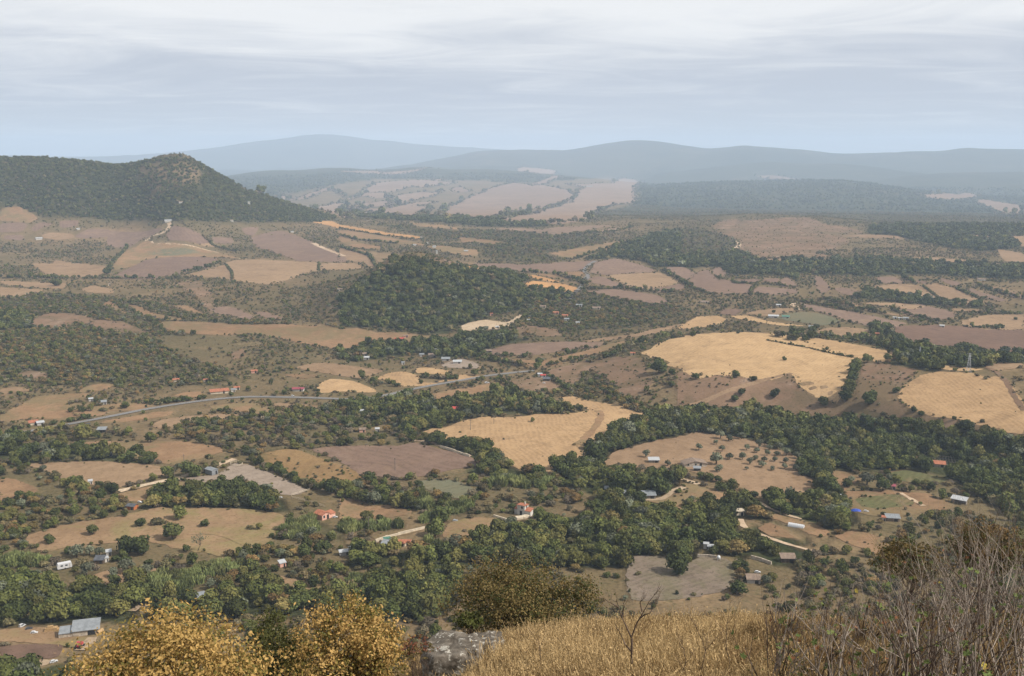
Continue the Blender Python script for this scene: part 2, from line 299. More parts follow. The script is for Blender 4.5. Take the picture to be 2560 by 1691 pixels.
# ---------------------------------------------------------------- land cover read from the photograph
FIELDS = '''
tan A 0,560 30,500 130,495 190,520 265,570 200,600 100,590 0,585
brown A 0,610 150,600 190,620 150,660 0,665
brown A 210,640 270,600 370,610 280,640 240,660
brown A 410,590 545,585 530,625 420,635
brown A 520,690 600,650 760,648 735,700 640,705 540,705
brown A 765,650 1130,640 1070,680 960,720 880,770 800,765 740,745 745,700
brown A 1150,690 1200,625 1280,640 1400,690 1450,735 1370,745 1180,720
tan A 790,920 800,880 860,800 1000,730 1080,750 1180,745 1440,795 1660,848 1400,832 1100,838 990,855 930,895
dullgreen A 1010,800 1150,780 1290,780 1410,808 1180,828 1040,823
brown A 850,935 1000,865 1130,842 1320,834 1480,852 1510,875 1450,905 1240,950 1100,980 960,985 790,975
straw A 1270,965 1430,925 1550,892 1590,940 1595,990 1400,975
straw A 1560,882 1640,864 1800,860 2195,877 2192,930 2080,955 1950,1000 1850,1020 1612,995 1604,930
straw A 2210,930 2220,882 B100,880 B180,908 B60,925
brown A 1740,700 1860,675 1970,665 2100,720 2300,790 2374,840 2374,866 2050,858 1900,800 1780,770
straw A 220,890 260,880 370,890 380,862 520,885 720,900 740,940 660,965 560,975 320,955
straw A 0,1005 100,1005 470,1020 430,1055 260,1050 40,1030
straw A 0,1045 130,1055 320,1065 180,1105 0,1115
straw A 560,1060 640,1035 780,1060 780,1090 600,1080
brown A 1460,700 1600,705 1610,740 1490,740
straw A 1370,745 1470,740 1480,765 1420,765
rough A 1220,1020 1390,1010 1450,1080 1480,1150 1460,1230 1380,1130 1270,1060
brown A 1660,640 1790,630 1750,690 1700,680
straw A 290,690 350,670 500,680 510,705 400,720 300,705
brown A 30,690 160,685 160,720 30,715
orange A2150,600 A2300,592 B0,615 B60,625 B300,665 B540,690 B545,718 B300,685 B0,642 A2250,615
tan B 0,652 300,692 560,742 570,755 400,745 120,720 0,680
tan B 0,690 120,740 270,760 280,785 100,770 0,730
straw B 0,770 200,800 430,822 460,842 300,850 380,880 330,902 200,902 165,870 0,860
orange B 860,905 930,900 1040,920 1040,935 900,920
orange B 1285,960 1350,965 1530,1006 1400,998 1340,985
orange B 1258,1035 1340,1004 1500,1018 1655,1055 1560,1090 1500,1075 1400,1050
gold B 1140,1022 1250,1028 1240,1040 1160,1032
straw B 1850,968 2000,957 2210,948 2340,1015 2240,1040 2100,1055 1950,1020
brown B 1730,945 1760,880 1900,850 2100,900 2190,938 1850,958
brown B 1710,985 1800,972 1940,1026 2050,1060 1900,1050 1720,1010
brown B 1700,1075 1900,1062 2180,1097 2270,1150 2100,1155 1850,1105
brown B 2130,1062 2335,1025 2374,1030 2374,1060 2180,1085
brown B 2230,915 2374,910 C120,960 C40,1000 C0,985 B2330,1000
tan B 600,765 700,762 950,790 940,835 700,800
tan B 820,700 1130,735 1050,748 850,738
tan B 480,600 800,632 800,646 500,622
farpale B 1060,642 1250,640 1400,650 1500,630 1900,620 1700,650 1500,682 1300,662
farpale B 1640,672 1800,652 2020,627 1900,662
tan B 1450,810 1620,780 1850,742 2110,707 1900,772 1750,812 1590,850
brown B 640,862 900,877 1280,892 1560,872 1780,862 1690,900 1640,933 1300,940 1080,912 860,892
tan B 1640,938 1685,946 1660,980 1560,990 1310,952
farpale B 0,460 120,424 240,332 390,317 590,312 770,327 700,345 560,360 500,350 380,385 200,388 120,403
farpale B 125,407 200,394 320,397 340,425 250,430 150,417
farpale B 370,430 400,410 560,390 640,395 700,378 660,410 540,435 400,470
farpale B 50,500 150,470 330,450 350,480 180,498 140,518
farpale B 145,522 200,505 350,502 480,467 650,460 520,490 620,490 560,540 580,555 380,555 300,540 200,530
farpale B 0,530 50,503 130,540 60,570 0,560
farpale B 690,540 740,490 900,430 1050,370 1180,335 1280,347 1400,352 1550,382 1600,420 1560,448 1200,518 1100,555 1000,570 900,560 830,547 760,580
farpale B 1110,577 1200,553 1450,498 1600,454 1640,402 1680,367 1560,342 1700,347 1880,340 1900,300 2070,320 2020,380 2040,460 1850,480 1760,520 1700,570 1500,600 1420,582 1250,587
farpale B 1305,335 1380,315 1480,277 1540,285 1420,330 1330,343
farpale B 0,247 240,242 300,256 500,242 770,234 520,252 350,267 100,252
farpale B 775,365 830,355 900,380 830,390 780,385
farpale B 650,302 720,295 725,306 660,312
farpale B 1220,227 1350,224 1500,242 1480,260 1300,252
farpale A 1980,440 2100,415 2200,380 2250,358 2374,400 2374,425 2280,375 2200,400 2080,440
farpale A 1800,415 1930,408 2010,430 1950,440 1860,430
farpale A 2160,495 2300,470 2374,455 2374,560 2250,520
farpale C 520,277 650,274 840,300 690,300 580,292
farpale C 1620,397 1700,407 1950,392 2050,407 2040,430 1900,440 1700,430
farpale C 2030,452 2100,442 2374,482 2374,575 2250,535 2080,482
rough C 230,625 350,577 500,592 700,572 900,572 980,612 1200,642 1240,668 1000,658 700,653 350,658
rough C 180,662 400,672 800,662 1100,692 1160,740 1000,790 900,800 1080,830 850,838 560,828 420,790 420,720 300,680
straw C 1120,692 1300,682 1500,692 1545,712 1300,705
straw C 1970,690 2150,682 2130,705 2000,705
straw C 2240,697 2374,692 2374,770 2300,722
straw C 2190,785 2374,815 2374,870 2250,865 2210,830
straw C 1580,850 1700,837 1900,852 2100,870 2000,872 1800,870
brown C 400,995 560,990 540,1018 400,1010
brown C 570,990 680,987 690,1020 590,1015
brown C 690,1000 740,972 800,1020 805,1052 700,1040
brown C 500,1080 540,1043 800,1062 810,1085 650,1100
brown C 130,945 200,932 265,1000 300,992 520,1037 480,1080 300,1090 110,1062 60,1000
brown C 215,930 270,905 330,958 252,975
brown C 930,970 990,990 1040,1060 980,1090 940,1050
brown C 1050,1050 1150,1055 1280,1085 1250,1110 1120,1090
brown C 1340,980 1480,975 1560,1018 1400,1018
straw C 1340,1040 1520,1025 1670,1040 1820,1140 1600,1110 1420,1080
straw C 1690,1035 1780,1025 1900,1060 2090,1140 2080,1170 1850,1150 1750,1085
brown C 1560,990 1720,1010 1700,1022 1580,1015
brown C 1790,985 1960,1020 1900,1040 1820,1010
brown C 1990,1050 2260,1130 2200,1145 2020,1090
brown C 2030,1010 2374,1100 2374,1130 2150,1072
straw C 560,852 650,847 730,857 690,870 600,867
tan D 710,220 760,200 880,290 800,270
tan D 870,230 960,240 1060,290 1270,320 1230,335 1080,320 980,300
tan D 1180,237 1300,237 1430,300 1330,280
brown D 1440,257 1560,242 1640,257 1760,310 1700,330 1600,300 1500,290
brown D 1740,277 1850,282 1980,330 1840,320
tan D1150,350 D1400,352 D1700,372 D2000,367 D2250,377 E0,400 E100,392 E250,420 E400,420 E650,455 E560,470 E420,490 E250,475 E80,510 E0,530 D2200,510 D2000,470 D1800,430 D1500,440 D1250,420 D1160,400
rough D 200,340 350,290 560,300 640,330 850,350 1030,420 900,420 700,400 560,352 400,390 260,380
straw D 0,807 130,797 235,820 100,835 0,860
tan D 540,820 640,780 800,772 780,800 660,830 560,835
tan D 1190,855 1280,832 1390,827 1380,870 1250,865
tan D 0,1000 60,960 140,920 250,862 450,847 640,847 560,880 430,920 480,960 600,990 520,1030 200,1010 80,1030 0,1030
tan D 500,952 900,902 1040,922 950,962 760,960 700,995 620,1000 520,977
straw D 1040,1060 1120,1022 1300,997 1500,982 1670,987 1600,1020 1400,1030 1200,1060 1100,1088
tan D 1450,930 1650,905 1760,905 1820,940 1890,970 1860,990 1700,970 1500,960
straw D 1840,912 1950,907 2240,930 2200,945 1980,940
straw D2030,662 D2180,630 D2374,640 E0,642 E250,672 E300,687 E150,735 E0,720 D2250,700 D2100,680
tan D 1950,712 2100,707 2240,720 2100,740
gold D2190,800 D2220,762 D2280,742 D2374,745 E0,744 E100,757 E240,812 E240,835 E0,825 D2300,830 D2180,838
tan D 720,1030 1000,985 1060,970 1200,965 1150,1000 1000,1020 800,1045 700,1045
rough D 1600,560 1680,532 1700,580 1600,610
rough D 100,720 200,682 320,700 330,730 200,740
gold E 235,745 350,697 450,690 540,720 560,765 680,770 640,788 480,788 400,796 390,770 310,745
gold E 515,672 600,660 780,690 760,710 600,705 530,700
gold E 820,710 970,720 920,738 700,762 640,760 800,740
tan E 250,890 500,862 700,832 1000,782 1070,762 1150,800 1200,830 1150,860 1000,850 850,870 700,900 600,905 400,905 260,900
rough E 1170,762 1300,722 1480,760 1520,800 1280,838 1230,810
brown E 1070,532 1200,502 1500,487 1680,490 1820,490 1780,520 1640,530 1540,545 1350,570 1200,575 1060,570
tan E 900,585 1000,597 1340,612 1340,660 1280,640 1250,620 1080,620 920,600
tan E 1360,642 1440,602 1640,562 1850,502 1990,477 1900,530 1750,570 1600,620 1480,650 1400,660
straw E 1670,475 1850,450 2050,430 2150,400 2374,362 2374,372 2200,420 2060,445 1900,465 1760,480
rough E 1130,412 1290,372 1500,402 1530,440 1400,445 1250,427
pale E 840,372 900,352 1010,332 1150,352 1240,297 1250,320 1150,380 1080,395 940,395 860,413
grey E 700,642 780,612 850,602 960,640 950,668 800,665 720,660
rough E 1430,690 1560,652 1700,612 1880,592 2000,592 2080,602 2100,660 2150,760 2100,860 1950,860 1900,780 1760,680 1700,700 1650,760 1560,770 1480,732
gold E570,1110 E640,1082 E720,1077 E850,1032 E1000,1002 E1200,1012 E1330,992 E1600,982 E1740,962 E1620,930 E1560,910 E1500,872 E1570,862 E1700,892 E1900,922 E2010,967 E2170,992 E2100,1030 E1990,1032 E1900,1080 E1800,1160 E1650,1180 H1640,380 H1680,430 H1660,480 H1500,500 H1440,560 H1400,570 H1200,520 H1100,430 H960,370 H740,330 H620,312 H570,300
gold E 1160,915 1290,892 1490,907 1400,925 1220,933
brown G2130,402 G2250,387 H0,378 H200,375 H400,377 H520,352 H640,387 H800,427 H900,457 H950,510 H800,530 H600,580 H500,590 H370,590 H200,590 H130,560 H60,520 H0,480 G2250,440
weedy G1752,470 G1800,432 G1950,402 G2050,402 G2200,460 G2374,517 H180,600 H30,648 G2300,650 G2100,620 G1950,590 G1880,540 G1770,492
grey G 1285,598 1500,577 1580,522 1620,497 1700,502 1850,557 2000,622 2125,680 2050,708 1980,715 1880,700 1750,640 1560,627 1480,640 1350,612
tan G 830,702 1200,620 1350,645 1420,662 1300,700 1150,692 1000,740 950,760 870,750 800,722
straw G 170,502 580,482 800,487 1000,502 1160,532 1150,570 1040,600 830,660 700,650 480,630 400,580 300,532
tan G 270,387 400,372 700,342 1000,347 1250,342 1500,382 1540,410 1300,490 1230,510 1000,470 880,430 560,400
tan G 0,592 120,612 250,662 260,690 60,750 0,760
ochre G 130,1010 380,942 560,902 800,872 900,842 1100,802 1300,802 1700,817 1950,852 2000,900 1900,960 1850,1020 1790,1090 1700,1112 1530,1130 1200,1080 1000,1020 700,1050 560,1060 300,1108 250,1060 180,1020
ochre J 0,902 130,882 300,880 400,920 560,942 640,942 600,1000 480,1030 430,995 100,977 0,982
pale J 0,1107 360,1107 340,1135 220,1165 120,1178 0,1150
soil J 0,1000 430,992 440,1030 380,1097 0,1097
ochre J 1840,532 1960,522 2150,592 2374,612 2374,650 2050,650 1930,622
ochre J 650,522 750,482 900,472 1050,472 1130,472 1050,530 900,550 720,590 540,600
ochre H 720,962 760,902 900,872 1100,872 1250,960 1200,960 1000,1020 850,1030 700,1000
tan H 480,1100 640,1072 760,1100 700,1140 560,1150
tan H 0,732 100,742 240,792 330,782 490,822 470,850 300,870 100,870 0,890
tan H 210,1002 330,962 560,942 580,960 400,1000 260,1030
dullgreen H 530,622 660,602 800,612 930,680 850,740 700,720 560,650
ashen K1985,490 K2030,382 K2270,392 L0,490 L70,422 L150,397 L300,402 L380,440 L370,530 L330,620 L200,650 L0,680 K2200,690 K2010,690 K1985,560
straw H1800,502 H1900,422 H2050,372 H2250,332 H2374,312 I130,282 I520,342 I760,432 I830,500 I820,570 I920,602 I910,660 I1000,740 I900,722 I800,722 I600,725 I420,690 I300,622 I190,590 I0,522 H2000,540
tan I 1050,542 1180,562 1260,600 1200,640 1120,690 1090,640 1050,590
tan I 1110,692 1250,692 1450,682 1530,692 1700,702 1900,790 1900,800 1700,830 1500,870 1300,850 1200,820 1140,770
tan I 0,632 130,642 400,742 380,780 100,770 0,740
tan I 600,832 720,862 900,902 1040,970 980,1000 880,980 740,905 620,872
tan I 540,935 620,905 740,960 800,1010 620,1000
tan I 1060,1000 1200,952 1380,1000 1460,1090 1400,1140 1200,1060
tan H1990,742 H2150,742 H2250,732 H2374,672 I60,622 I20,700 I0,860 H2300,820 H2180,762
gold E2095,572 E2200,532 E2330,475 F100,452 F400,437 F620,442 F850,492 F1000,542 F1190,602 F1165,640 F1145,720 F1095,810 F1055,900 F1020,890 F900,840 F800,760 F770,700 F650,730 F550,738 F430,720 F300,700 F180,725 F60,690 E2290,640 E2180,592
gold F 640,442 760,452 1000,472 1300,522 1450,557 1530,570 1380,620 1330,620 1310,580 1250,600 1000,532 850,482
gold F 0,372 120,312 260,307 320,330 300,350 180,380 0,398
gold F 350,307 480,307 600,342 800,367 900,372 700,372 560,352 400,327
straw F 450,287 550,267 700,252 790,252 770,275 640,310 520,300
dullgreen F 640,312 770,287 900,282 1050,312 1110,345 1000,370 850,350 720,332
straw F 900,440 1000,392 1150,387 1310,402 1300,450 1200,470 1000,450
soil F 1430,387 1800,377 2374,402 2374,560 2100,540 1900,520 1700,510 1620,520 1550,470 1480,420
straw F 1940,342 2100,302 2374,297 2374,395 2150,400 1960,375
brown F 1450,252 1650,227 1900,282 1880,320 1700,330 1560,300
brown F 830,222 1000,252 1200,282 1400,322 1560,352 1450,383 1250,360 1130,330 1000,290 880,260
straw F 980,192 1200,217 1400,290 1600,310 1500,292 1200,250
straw F 1250,217 1500,217 1700,240 1600,260 1400,240
straw F 1870,252 2100,262 2050,280 1900,277
gold F 1510,870 1540,802 1650,722 1800,692 2000,702 2120,742 2200,722 2300,800 2374,930 2374,1130 2200,1090 2000,1032 1800,1002 1680,982 1560,922
gold F 1640,632 1760,642 2000,667 2110,672 2000,688 1850,680 1720,652
straw F 2100,652 2374,632 2374,660 2150,690
soil F 270,290 300,262 370,257 430,267 380,300
green I 1200,737 1500,702 1640,780 1400,810 1270,800
green I 1450,562 1560,537 1800,592 1880,620 1700,640 1480,610
rough F 0,702 60,702 180,737 300,712 430,732 550,752 650,742 770,712 800,772 900,852 1060,912 1110,892 1200,900 1250,652 1320,632 1640,680 1540,792 1500,880 1560,932 1800,1012 2000,1042 2374,1150 2374,1180 2000,1082 1600,1082 1400,982 1250,952 1000,1000 800,1010 600,970 400,932 100,950 0,950
'''
WOODS = '''
A A 0,150 1000,180 1250,145 1400,200 1700,380 2100,500 2330,565 2200,600 2000,600 1500,600 1200,580 800,590 600,560 300,560 190,520 130,490 0,500
D B260,930 B330,870 B480,840 B650,880 B900,930 B1150,950 B1300,990 B1250,1030 B1500,1080 B1600,1100 B1560,1200 E1500,250 E1200,270 E1000,320 E850,360 E750,430 E600,430 E300,390 E100,390 E0,370 E0,180 E100,120 E250,20
M E 1000,400 1200,420 1350,460 1550,440 1700,400 2000,390 2374,300 2374,250 2000,190 1700,150 1600,180 1300,220 1250,300 1100,400
D E 0,540 200,480 400,500 600,480 800,470 1000,400 1100,420 1300,470 1050,520 900,580 700,600 500,560 300,600 100,620 0,600
D E 0,900 250,910 600,910 750,910 950,870 1150,860 1340,870 1330,890 1170,905 1200,920 1600,940 1590,975 1300,985 1000,990 850,1020 720,1060 580,1100 500,1150 440,1140 440,1050 700,1000 600,990 450,1000 200,1000 0,1010
M E 0,990 200,1000 440,1010 440,1140 H480,340 H380,370 H150,380 H0,370
M E 1670,700 1740,680 1880,740 1920,860 2200,950 2200,990 2000,960 1700,880 1500,850 1240,830 1300,840 1600,820 1640,760
D F0,960 F200,950 F500,950 F700,1020 F900,1010 F1300,1030 F1600,1090 F1900,1060 F2000,1100 F2374,1150 F2374,1215 I2374,900 I2200,800 I2000,700 I1880,620 I1800,580 I1560,530 I1300,560 I1050,540 I950,560 I830,480 I760,430 I520,340 I400,320 I200,290 I0,290
D H 1720,450 1850,330 1980,180 2160,170 2374,140 2374,310 2250,330 2050,370 1900,420 1800,500
D I 830,490 950,480 1050,560 1080,680 1200,850 1230,900 1100,900 900,880 870,800 1000,740 920,650 910,590 820,570
D H1200,960 H1300,900 H1500,880 H1700,850 H1800,760 H1600,640 H1450,560 H1500,480 H1750,490 H1800,560 H1830,640 H2000,680 H2200,760 H2374,880 I0,880 I300,900 I420,960 I300,1010 I150,1050 I90,1120 I80,1215 H2374,1215 H2300,1130 H2030,1120 H2000,1215 H0,1215 H100,1130 H250,1080 H480,1100 H600,1150 H720,1130 H980,1000
D I 0,740 120,720 420,960 620,900 820,940 900,1050 640,1080 480,1050 380,980 300,900 100,880
M H 0,670 200,610 370,590 500,590 700,560 850,540 1000,470 1150,480 1400,570 1500,560 1700,760 1500,800 1380,780 1200,790 1000,860 900,820 760,780 640,830 560,870 500,800 300,760 0,720
D H 600,340 740,330 960,370 1100,430 1200,520 1400,570 1450,640 1200,650 1000,560 900,560 850,540 950,510 900,450 700,380
D H 1830,640 1850,530 2020,520 2060,640 2300,560 2374,560 2300,680 2180,720 2080,690 1900,680
D H 0,660 200,700 480,780 500,810 330,780 240,790 100,740 0,725
D J 0,600 300,560 540,570 700,600 950,560 1000,640 900,860 600,830 400,860 150,850 0,870
M J 960,560 1200,430 1500,390 1700,360 1900,300 2000,150 2374,200 2374,500 2150,580 1950,510 1830,540 1750,560 1500,660 1200,640 1000,700
M J 0,400 300,400 400,470 600,450 640,520 500,600 300,570 0,600
D K 0,640 300,560 600,520 800,500 800,700 700,800 400,760 0,760
M G 0,480 150,500 300,560 420,620 700,650 820,700 880,800 800,860 560,890 400,940 200,1000 0,1060
D G 0,340 280,390 560,400 900,430 1060,480 1020,500 580,470 200,490 0,470
D G 950,790 1100,690 1200,720 1300,700 1450,640 1560,640 1800,690 1950,750 2000,830 1800,830 1600,790 1300,800 1000,820
M G 1100,280 1350,200 1700,180 1830,170 2100,130 2374,90 2374,370 2050,400 1750,460 1650,450 1500,380 1250,330 1200,300
M G 40,330 240,260 500,250 640,260 1000,300 700,330 400,360 200,370
D C 0,840 180,830 450,815 560,870 800,850 1000,870 1300,850 1900,880 2374,900 2374,1000 2030,980 1800,960 1500,960 1300,970 1050,960 950,960 830,940 800,990 640,960 330,960 270,900 0,920
D C 1290,1060 1500,1090 1850,1150 2080,1170 2060,1190 1700,1170 1400,1140 1200,1120
D C 1300,620 2374,620 2374,760 2200,800 1900,780 1560,710 1300,680
P B 0,330 240,300 780,305 1300,325 1900,285 2070,315 2030,470 1750,540 1600,600 1100,590 700,580 250,545 0,570 A2100,500 A1850,415 A2050,395 A2250,350
D B 100,560 250,545 680,560 850,565 1400,590 1450,630 1060,635 700,600
M B 250,610 480,620 850,650 1300,660 1500,690 1800,690 1860,720 1600,780 1430,800 1600,860 1300,870 900,830 1000,770 800,720 560,690
D B 1860,780 2000,720 2374,640 2374,930 2200,910 2100,870 1900,840 1700,860
M C 0,640 180,640 420,740 420,800 200,830 0,830
M D 0,180 300,150 700,170 1000,210 1500,330 2374,380 2374,420 1900,400 1300,440 1000,440 1200,560 1600,700 1500,780 1000,800 300,780 0,760
D D 0,290 150,260 220,330 260,400 0,400
D F 1330,350 1450,400 1600,520 1500,550 1300,500 1150,470 700,430 760,430 1000,450 1300,470
D F 1420,580 1700,520 2374,570 2374,640 2100,660 1750,680 1420,640
D I 60,800 200,690 420,760 600,780 640,860 600,900 430,860 400,900 300,960 320,1050 150,1050 0,1000
D I 600,760 850,730 1000,780 1230,870 1230,920 1050,960 900,900 720,850 640,820
M I 980,1000 1050,960 1230,900 1500,900 1900,830 2374,900 2374,1215 1460,1215 1460,1090 1380,1000 1200,950 1060,1010 960,1100
D I 280,1010 500,990 760,1060 880,1110 850,1215 640,1200 500,1130 400,1160 300,1110
M I 1680,640 1900,620 2100,700 2000,720 1900,760 1750,720
M I 600,920 750,920 880,980 850,1040 700,1000
M L 380,430 640,470 900,420 1500,300 2374,200 2374,700 900,700 420,640
D J1000,700 J1200,640 J1500,670 J1840,540 J1930,620 J2374,650 K0,640 K300,560 K750,500 K800,700 K600,830 K0,830 J1900,800 J1300,850 J1000,820
D J 0,1195 120,1210 340,1145 460,1120 520,1300 0,1300
X A 940,240 1010,185 1200,170 1330,190 1400,270 1330,340 1150,360 1080,420 1000,330
C H 1010,640 1060,610 1180,600 1320,640 1300,670 1180,650 1060,670
C H 1330,630 1450,620 1480,650 1380,670
C H 510,760 600,730 680,800 640,830 540,800
C H 740,770 850,750 910,820 780,860
C H 530,880 600,860 650,890 560,920
C H 0,900 180,920 420,900 420,940 200,960 0,970
C H 560,1010 620,1010 780,1070 700,1085 570,1050
C J 960,560 1250,500 1500,430 1700,430 1700,520 1400,560 1250,640 1000,680
C J 1930,200 2100,120 2374,220 2374,290 2150,220 2000,290
C J 0,420 150,400 330,400 330,440 100,480 0,480
C I 1740,760 1880,755 1890,800 1760,790
C K 40,560 190,540 190,610 60,610
'''
# raster of the land cover, in photograph pixels / 4
RW, RH = 640, 424
COVER = np.zeros((RH, RW), np.uint8)      # 0 scrub
CODE = dict(A=1, D=2, M=3, C=4, X=6, P=7)
_gx, _gy = np.meshgrid((np.arange(RW)+0.5)*4, (np.arange(RH)+0.5)*4)
def inside(poly, x, y):
    r = np.zeros(x.shape, bool); n = len(poly)
    for i in range(n):
        x0, y0 = poly[i]; x1, y1 = poly[(i+1) % n]
        if y0 == y1: continue
        c = ((y0 > y) != (y1 > y)) & (x < (x1-x0)*(y-y0)/(y1-y0)+x0)
        r ^= c
    return r
def stamp(poly, v):
    a = np.array(poly); i0, i1 = max(0, int(a[:, 1].min()/4)), min(RH, int(a[:, 1].max()/4)+2); j0, j1 = max(0, int(a[:, 0].min()/4)), min(RW, int(a[:, 0].max()/4)+2)
    if i1 <= i0 or j1 <= j0: return
    m = inside(poly, _gx[i0:i1, j0:j1], _gy[i0:i1, j0:j1]); COVER[i0:i1, j0:j1][m] = v
for ln in WOODS.strip().splitlines():
    cls, rest = ln.split(' ', 1)
    if rest[1] == ' ': t0, rest = rest[0], rest[2:]
    else: t0 = None
    stamp(parse(rest, t0), CODE[cls])
FPOLY = []
for ln in FIELDS.strip().splitlines():
    cls, rest = ln.split(' ', 1)
    if rest[1] == ' ': t0, rest = rest[0], rest[2:]
    else: t0 = None
    pl = parse(rest, t0); cq = np.mean(pl, axis=0); kx, ky = (1.04, 1.10) if pl[0][1] < 900 else (1.02, 1.03)
    pl = [(cq[0]+(a-cq[0])*kx, cq[1]+(b_-cq[1])*ky) for a, b_ in pl]; FPOLY.append((cls, pl))
    stamp(pl, 21 if cls in ('rough', 'weedy') else 20)
def cover_at(x, y, z):
    px, py = project(x, y, z)
    return COVER[np.clip((py/4).astype(int), 0, RH-1), np.clip((px/4).astype(int), 0, RW-1)], px, py
# ---------------------------------------------------------------- mesh helpers
def mesh_np(name, V, F, mat=None, smooth=False):
    me = bpy.data.meshes.new(name)
    V = np.asarray(V, np.float32); F = np.asarray(F, np.int32)
    me.vertices.add(len(V)); me.vertices.foreach_set('co', V.ravel())
    k = F.shape[1]
    me.loops.add(F.size); me.loops.foreach_set('vertex_index', F.ravel())
    me.polygons.add(len(F)); me.polygons.foreach_set('loop_start', np.arange(0, F.size, k, dtype=np.int32))
    me.polygons.foreach_set('use_smooth', np.full(len(F), smooth))
    me.update(calc_edges=True)
    if mat: me.materials.append(MATS[mat])
    return me
def ob(name, data, parent=None, loc=None, **props):
    o = bpy.data.objects.new(name, data); coll.objects.link(o)
    if parent is not None: o.parent = parent
    if loc is not None: o.location = loc
    for k, v in props.items(): o[k] = v
    return o
# ---------------------------------------------------------------- ground
m, t, b = new_mat('ground')
p = pos(t); at = t.add('ShaderNodeAttribute', attribute_name='woods').outputs['Fac']
n1 = t.noise(p, 0.007, 4, 0.6, 0.5); n2 = t.noise(p, 0.06, 5, 0.7, 0.4); n3 = t.noise(p, 0.6, 3, 0.7)
dry = t.mix(t.ramp(n2, 0.38, 0.62), (0.235, 0.158, 0.092), (0.175, 0.118, 0.068))
dry = t.mix(t.math('MULTIPLY', t.ramp(n1, 0.40, 0.62), 0.7), dry, (0.14, 0.108, 0.056))
dry = t.mix(t.math('MULTIPLY', t.ramp(t.noise(p, 0.02, 5, 0.7, 0.6), 0.52, 0.66), 0.8), dry, (0.27, 0.185, 0.105))
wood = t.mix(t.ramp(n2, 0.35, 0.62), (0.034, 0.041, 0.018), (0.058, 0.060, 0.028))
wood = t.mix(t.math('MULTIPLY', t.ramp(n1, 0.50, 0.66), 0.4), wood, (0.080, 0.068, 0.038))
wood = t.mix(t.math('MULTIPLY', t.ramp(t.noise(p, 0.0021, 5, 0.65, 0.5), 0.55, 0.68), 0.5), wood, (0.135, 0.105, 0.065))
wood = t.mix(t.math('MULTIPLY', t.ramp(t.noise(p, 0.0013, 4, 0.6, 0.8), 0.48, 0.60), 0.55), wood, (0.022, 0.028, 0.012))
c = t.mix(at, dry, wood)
c = t.mix(t.math('MULTIPLY', t.ramp(t.noise(p, 0.22, 5, 0.75, 0.7), 0.52, 0.66), 0.6), c, (0.085, 0.078, 0.036))
c = t.mix(t.math('MULTIPLY', t.ramp(n3, 0.46, 0.64), 0.65), c, t.mix(1.0, c, (0.55, 0.55, 0.52), 'MULTIPLY'))
t.l.new(c, b.inputs['Base Color'])
far_h = t.math('ADD', t.math('MULTIPLY', t.noise(p, 0.03, 4, 0.65), 8.0), t.math('MULTIPLY', n3, 0.25))
bump(t, b, t.math('ADD', t.math('MULTIPLY', t.math('MULTIPLY', t.noise(p, 0.035, 4, 0.65), 14.0), at), t.math('MULTIPLY', n3, 0.25)), 0.6, 1.0)
b.inputs['Specular IOR Level'].default_value = 0.0; b.inputs['Roughness'].default_value = 1.0
nr, nc = GX.shape
idx = np.arange(nr*nc).reshape(nr, nc)
F = np.stack([idx[:-1, :-1], idx[:-1, 1:], idx[1:, 1:], idx[1:, :-1]], -1).reshape(-1, 4)[:, ::-1]
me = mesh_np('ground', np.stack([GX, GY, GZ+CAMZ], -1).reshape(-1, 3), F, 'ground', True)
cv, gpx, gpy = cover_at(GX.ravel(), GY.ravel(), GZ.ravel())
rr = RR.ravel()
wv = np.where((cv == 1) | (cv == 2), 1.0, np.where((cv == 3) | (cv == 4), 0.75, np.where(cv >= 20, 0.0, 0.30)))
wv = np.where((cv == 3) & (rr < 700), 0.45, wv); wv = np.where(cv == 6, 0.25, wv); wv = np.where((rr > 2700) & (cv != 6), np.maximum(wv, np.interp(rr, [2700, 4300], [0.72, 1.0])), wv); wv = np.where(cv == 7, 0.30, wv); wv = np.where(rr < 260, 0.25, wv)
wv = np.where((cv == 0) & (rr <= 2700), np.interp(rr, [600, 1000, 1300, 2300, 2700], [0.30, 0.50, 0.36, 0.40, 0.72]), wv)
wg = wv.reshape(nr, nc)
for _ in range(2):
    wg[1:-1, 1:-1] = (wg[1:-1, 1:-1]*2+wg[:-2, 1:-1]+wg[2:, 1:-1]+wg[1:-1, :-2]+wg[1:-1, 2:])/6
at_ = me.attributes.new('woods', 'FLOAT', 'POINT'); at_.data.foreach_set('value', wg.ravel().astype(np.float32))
ob('ground', me, kind='structure')
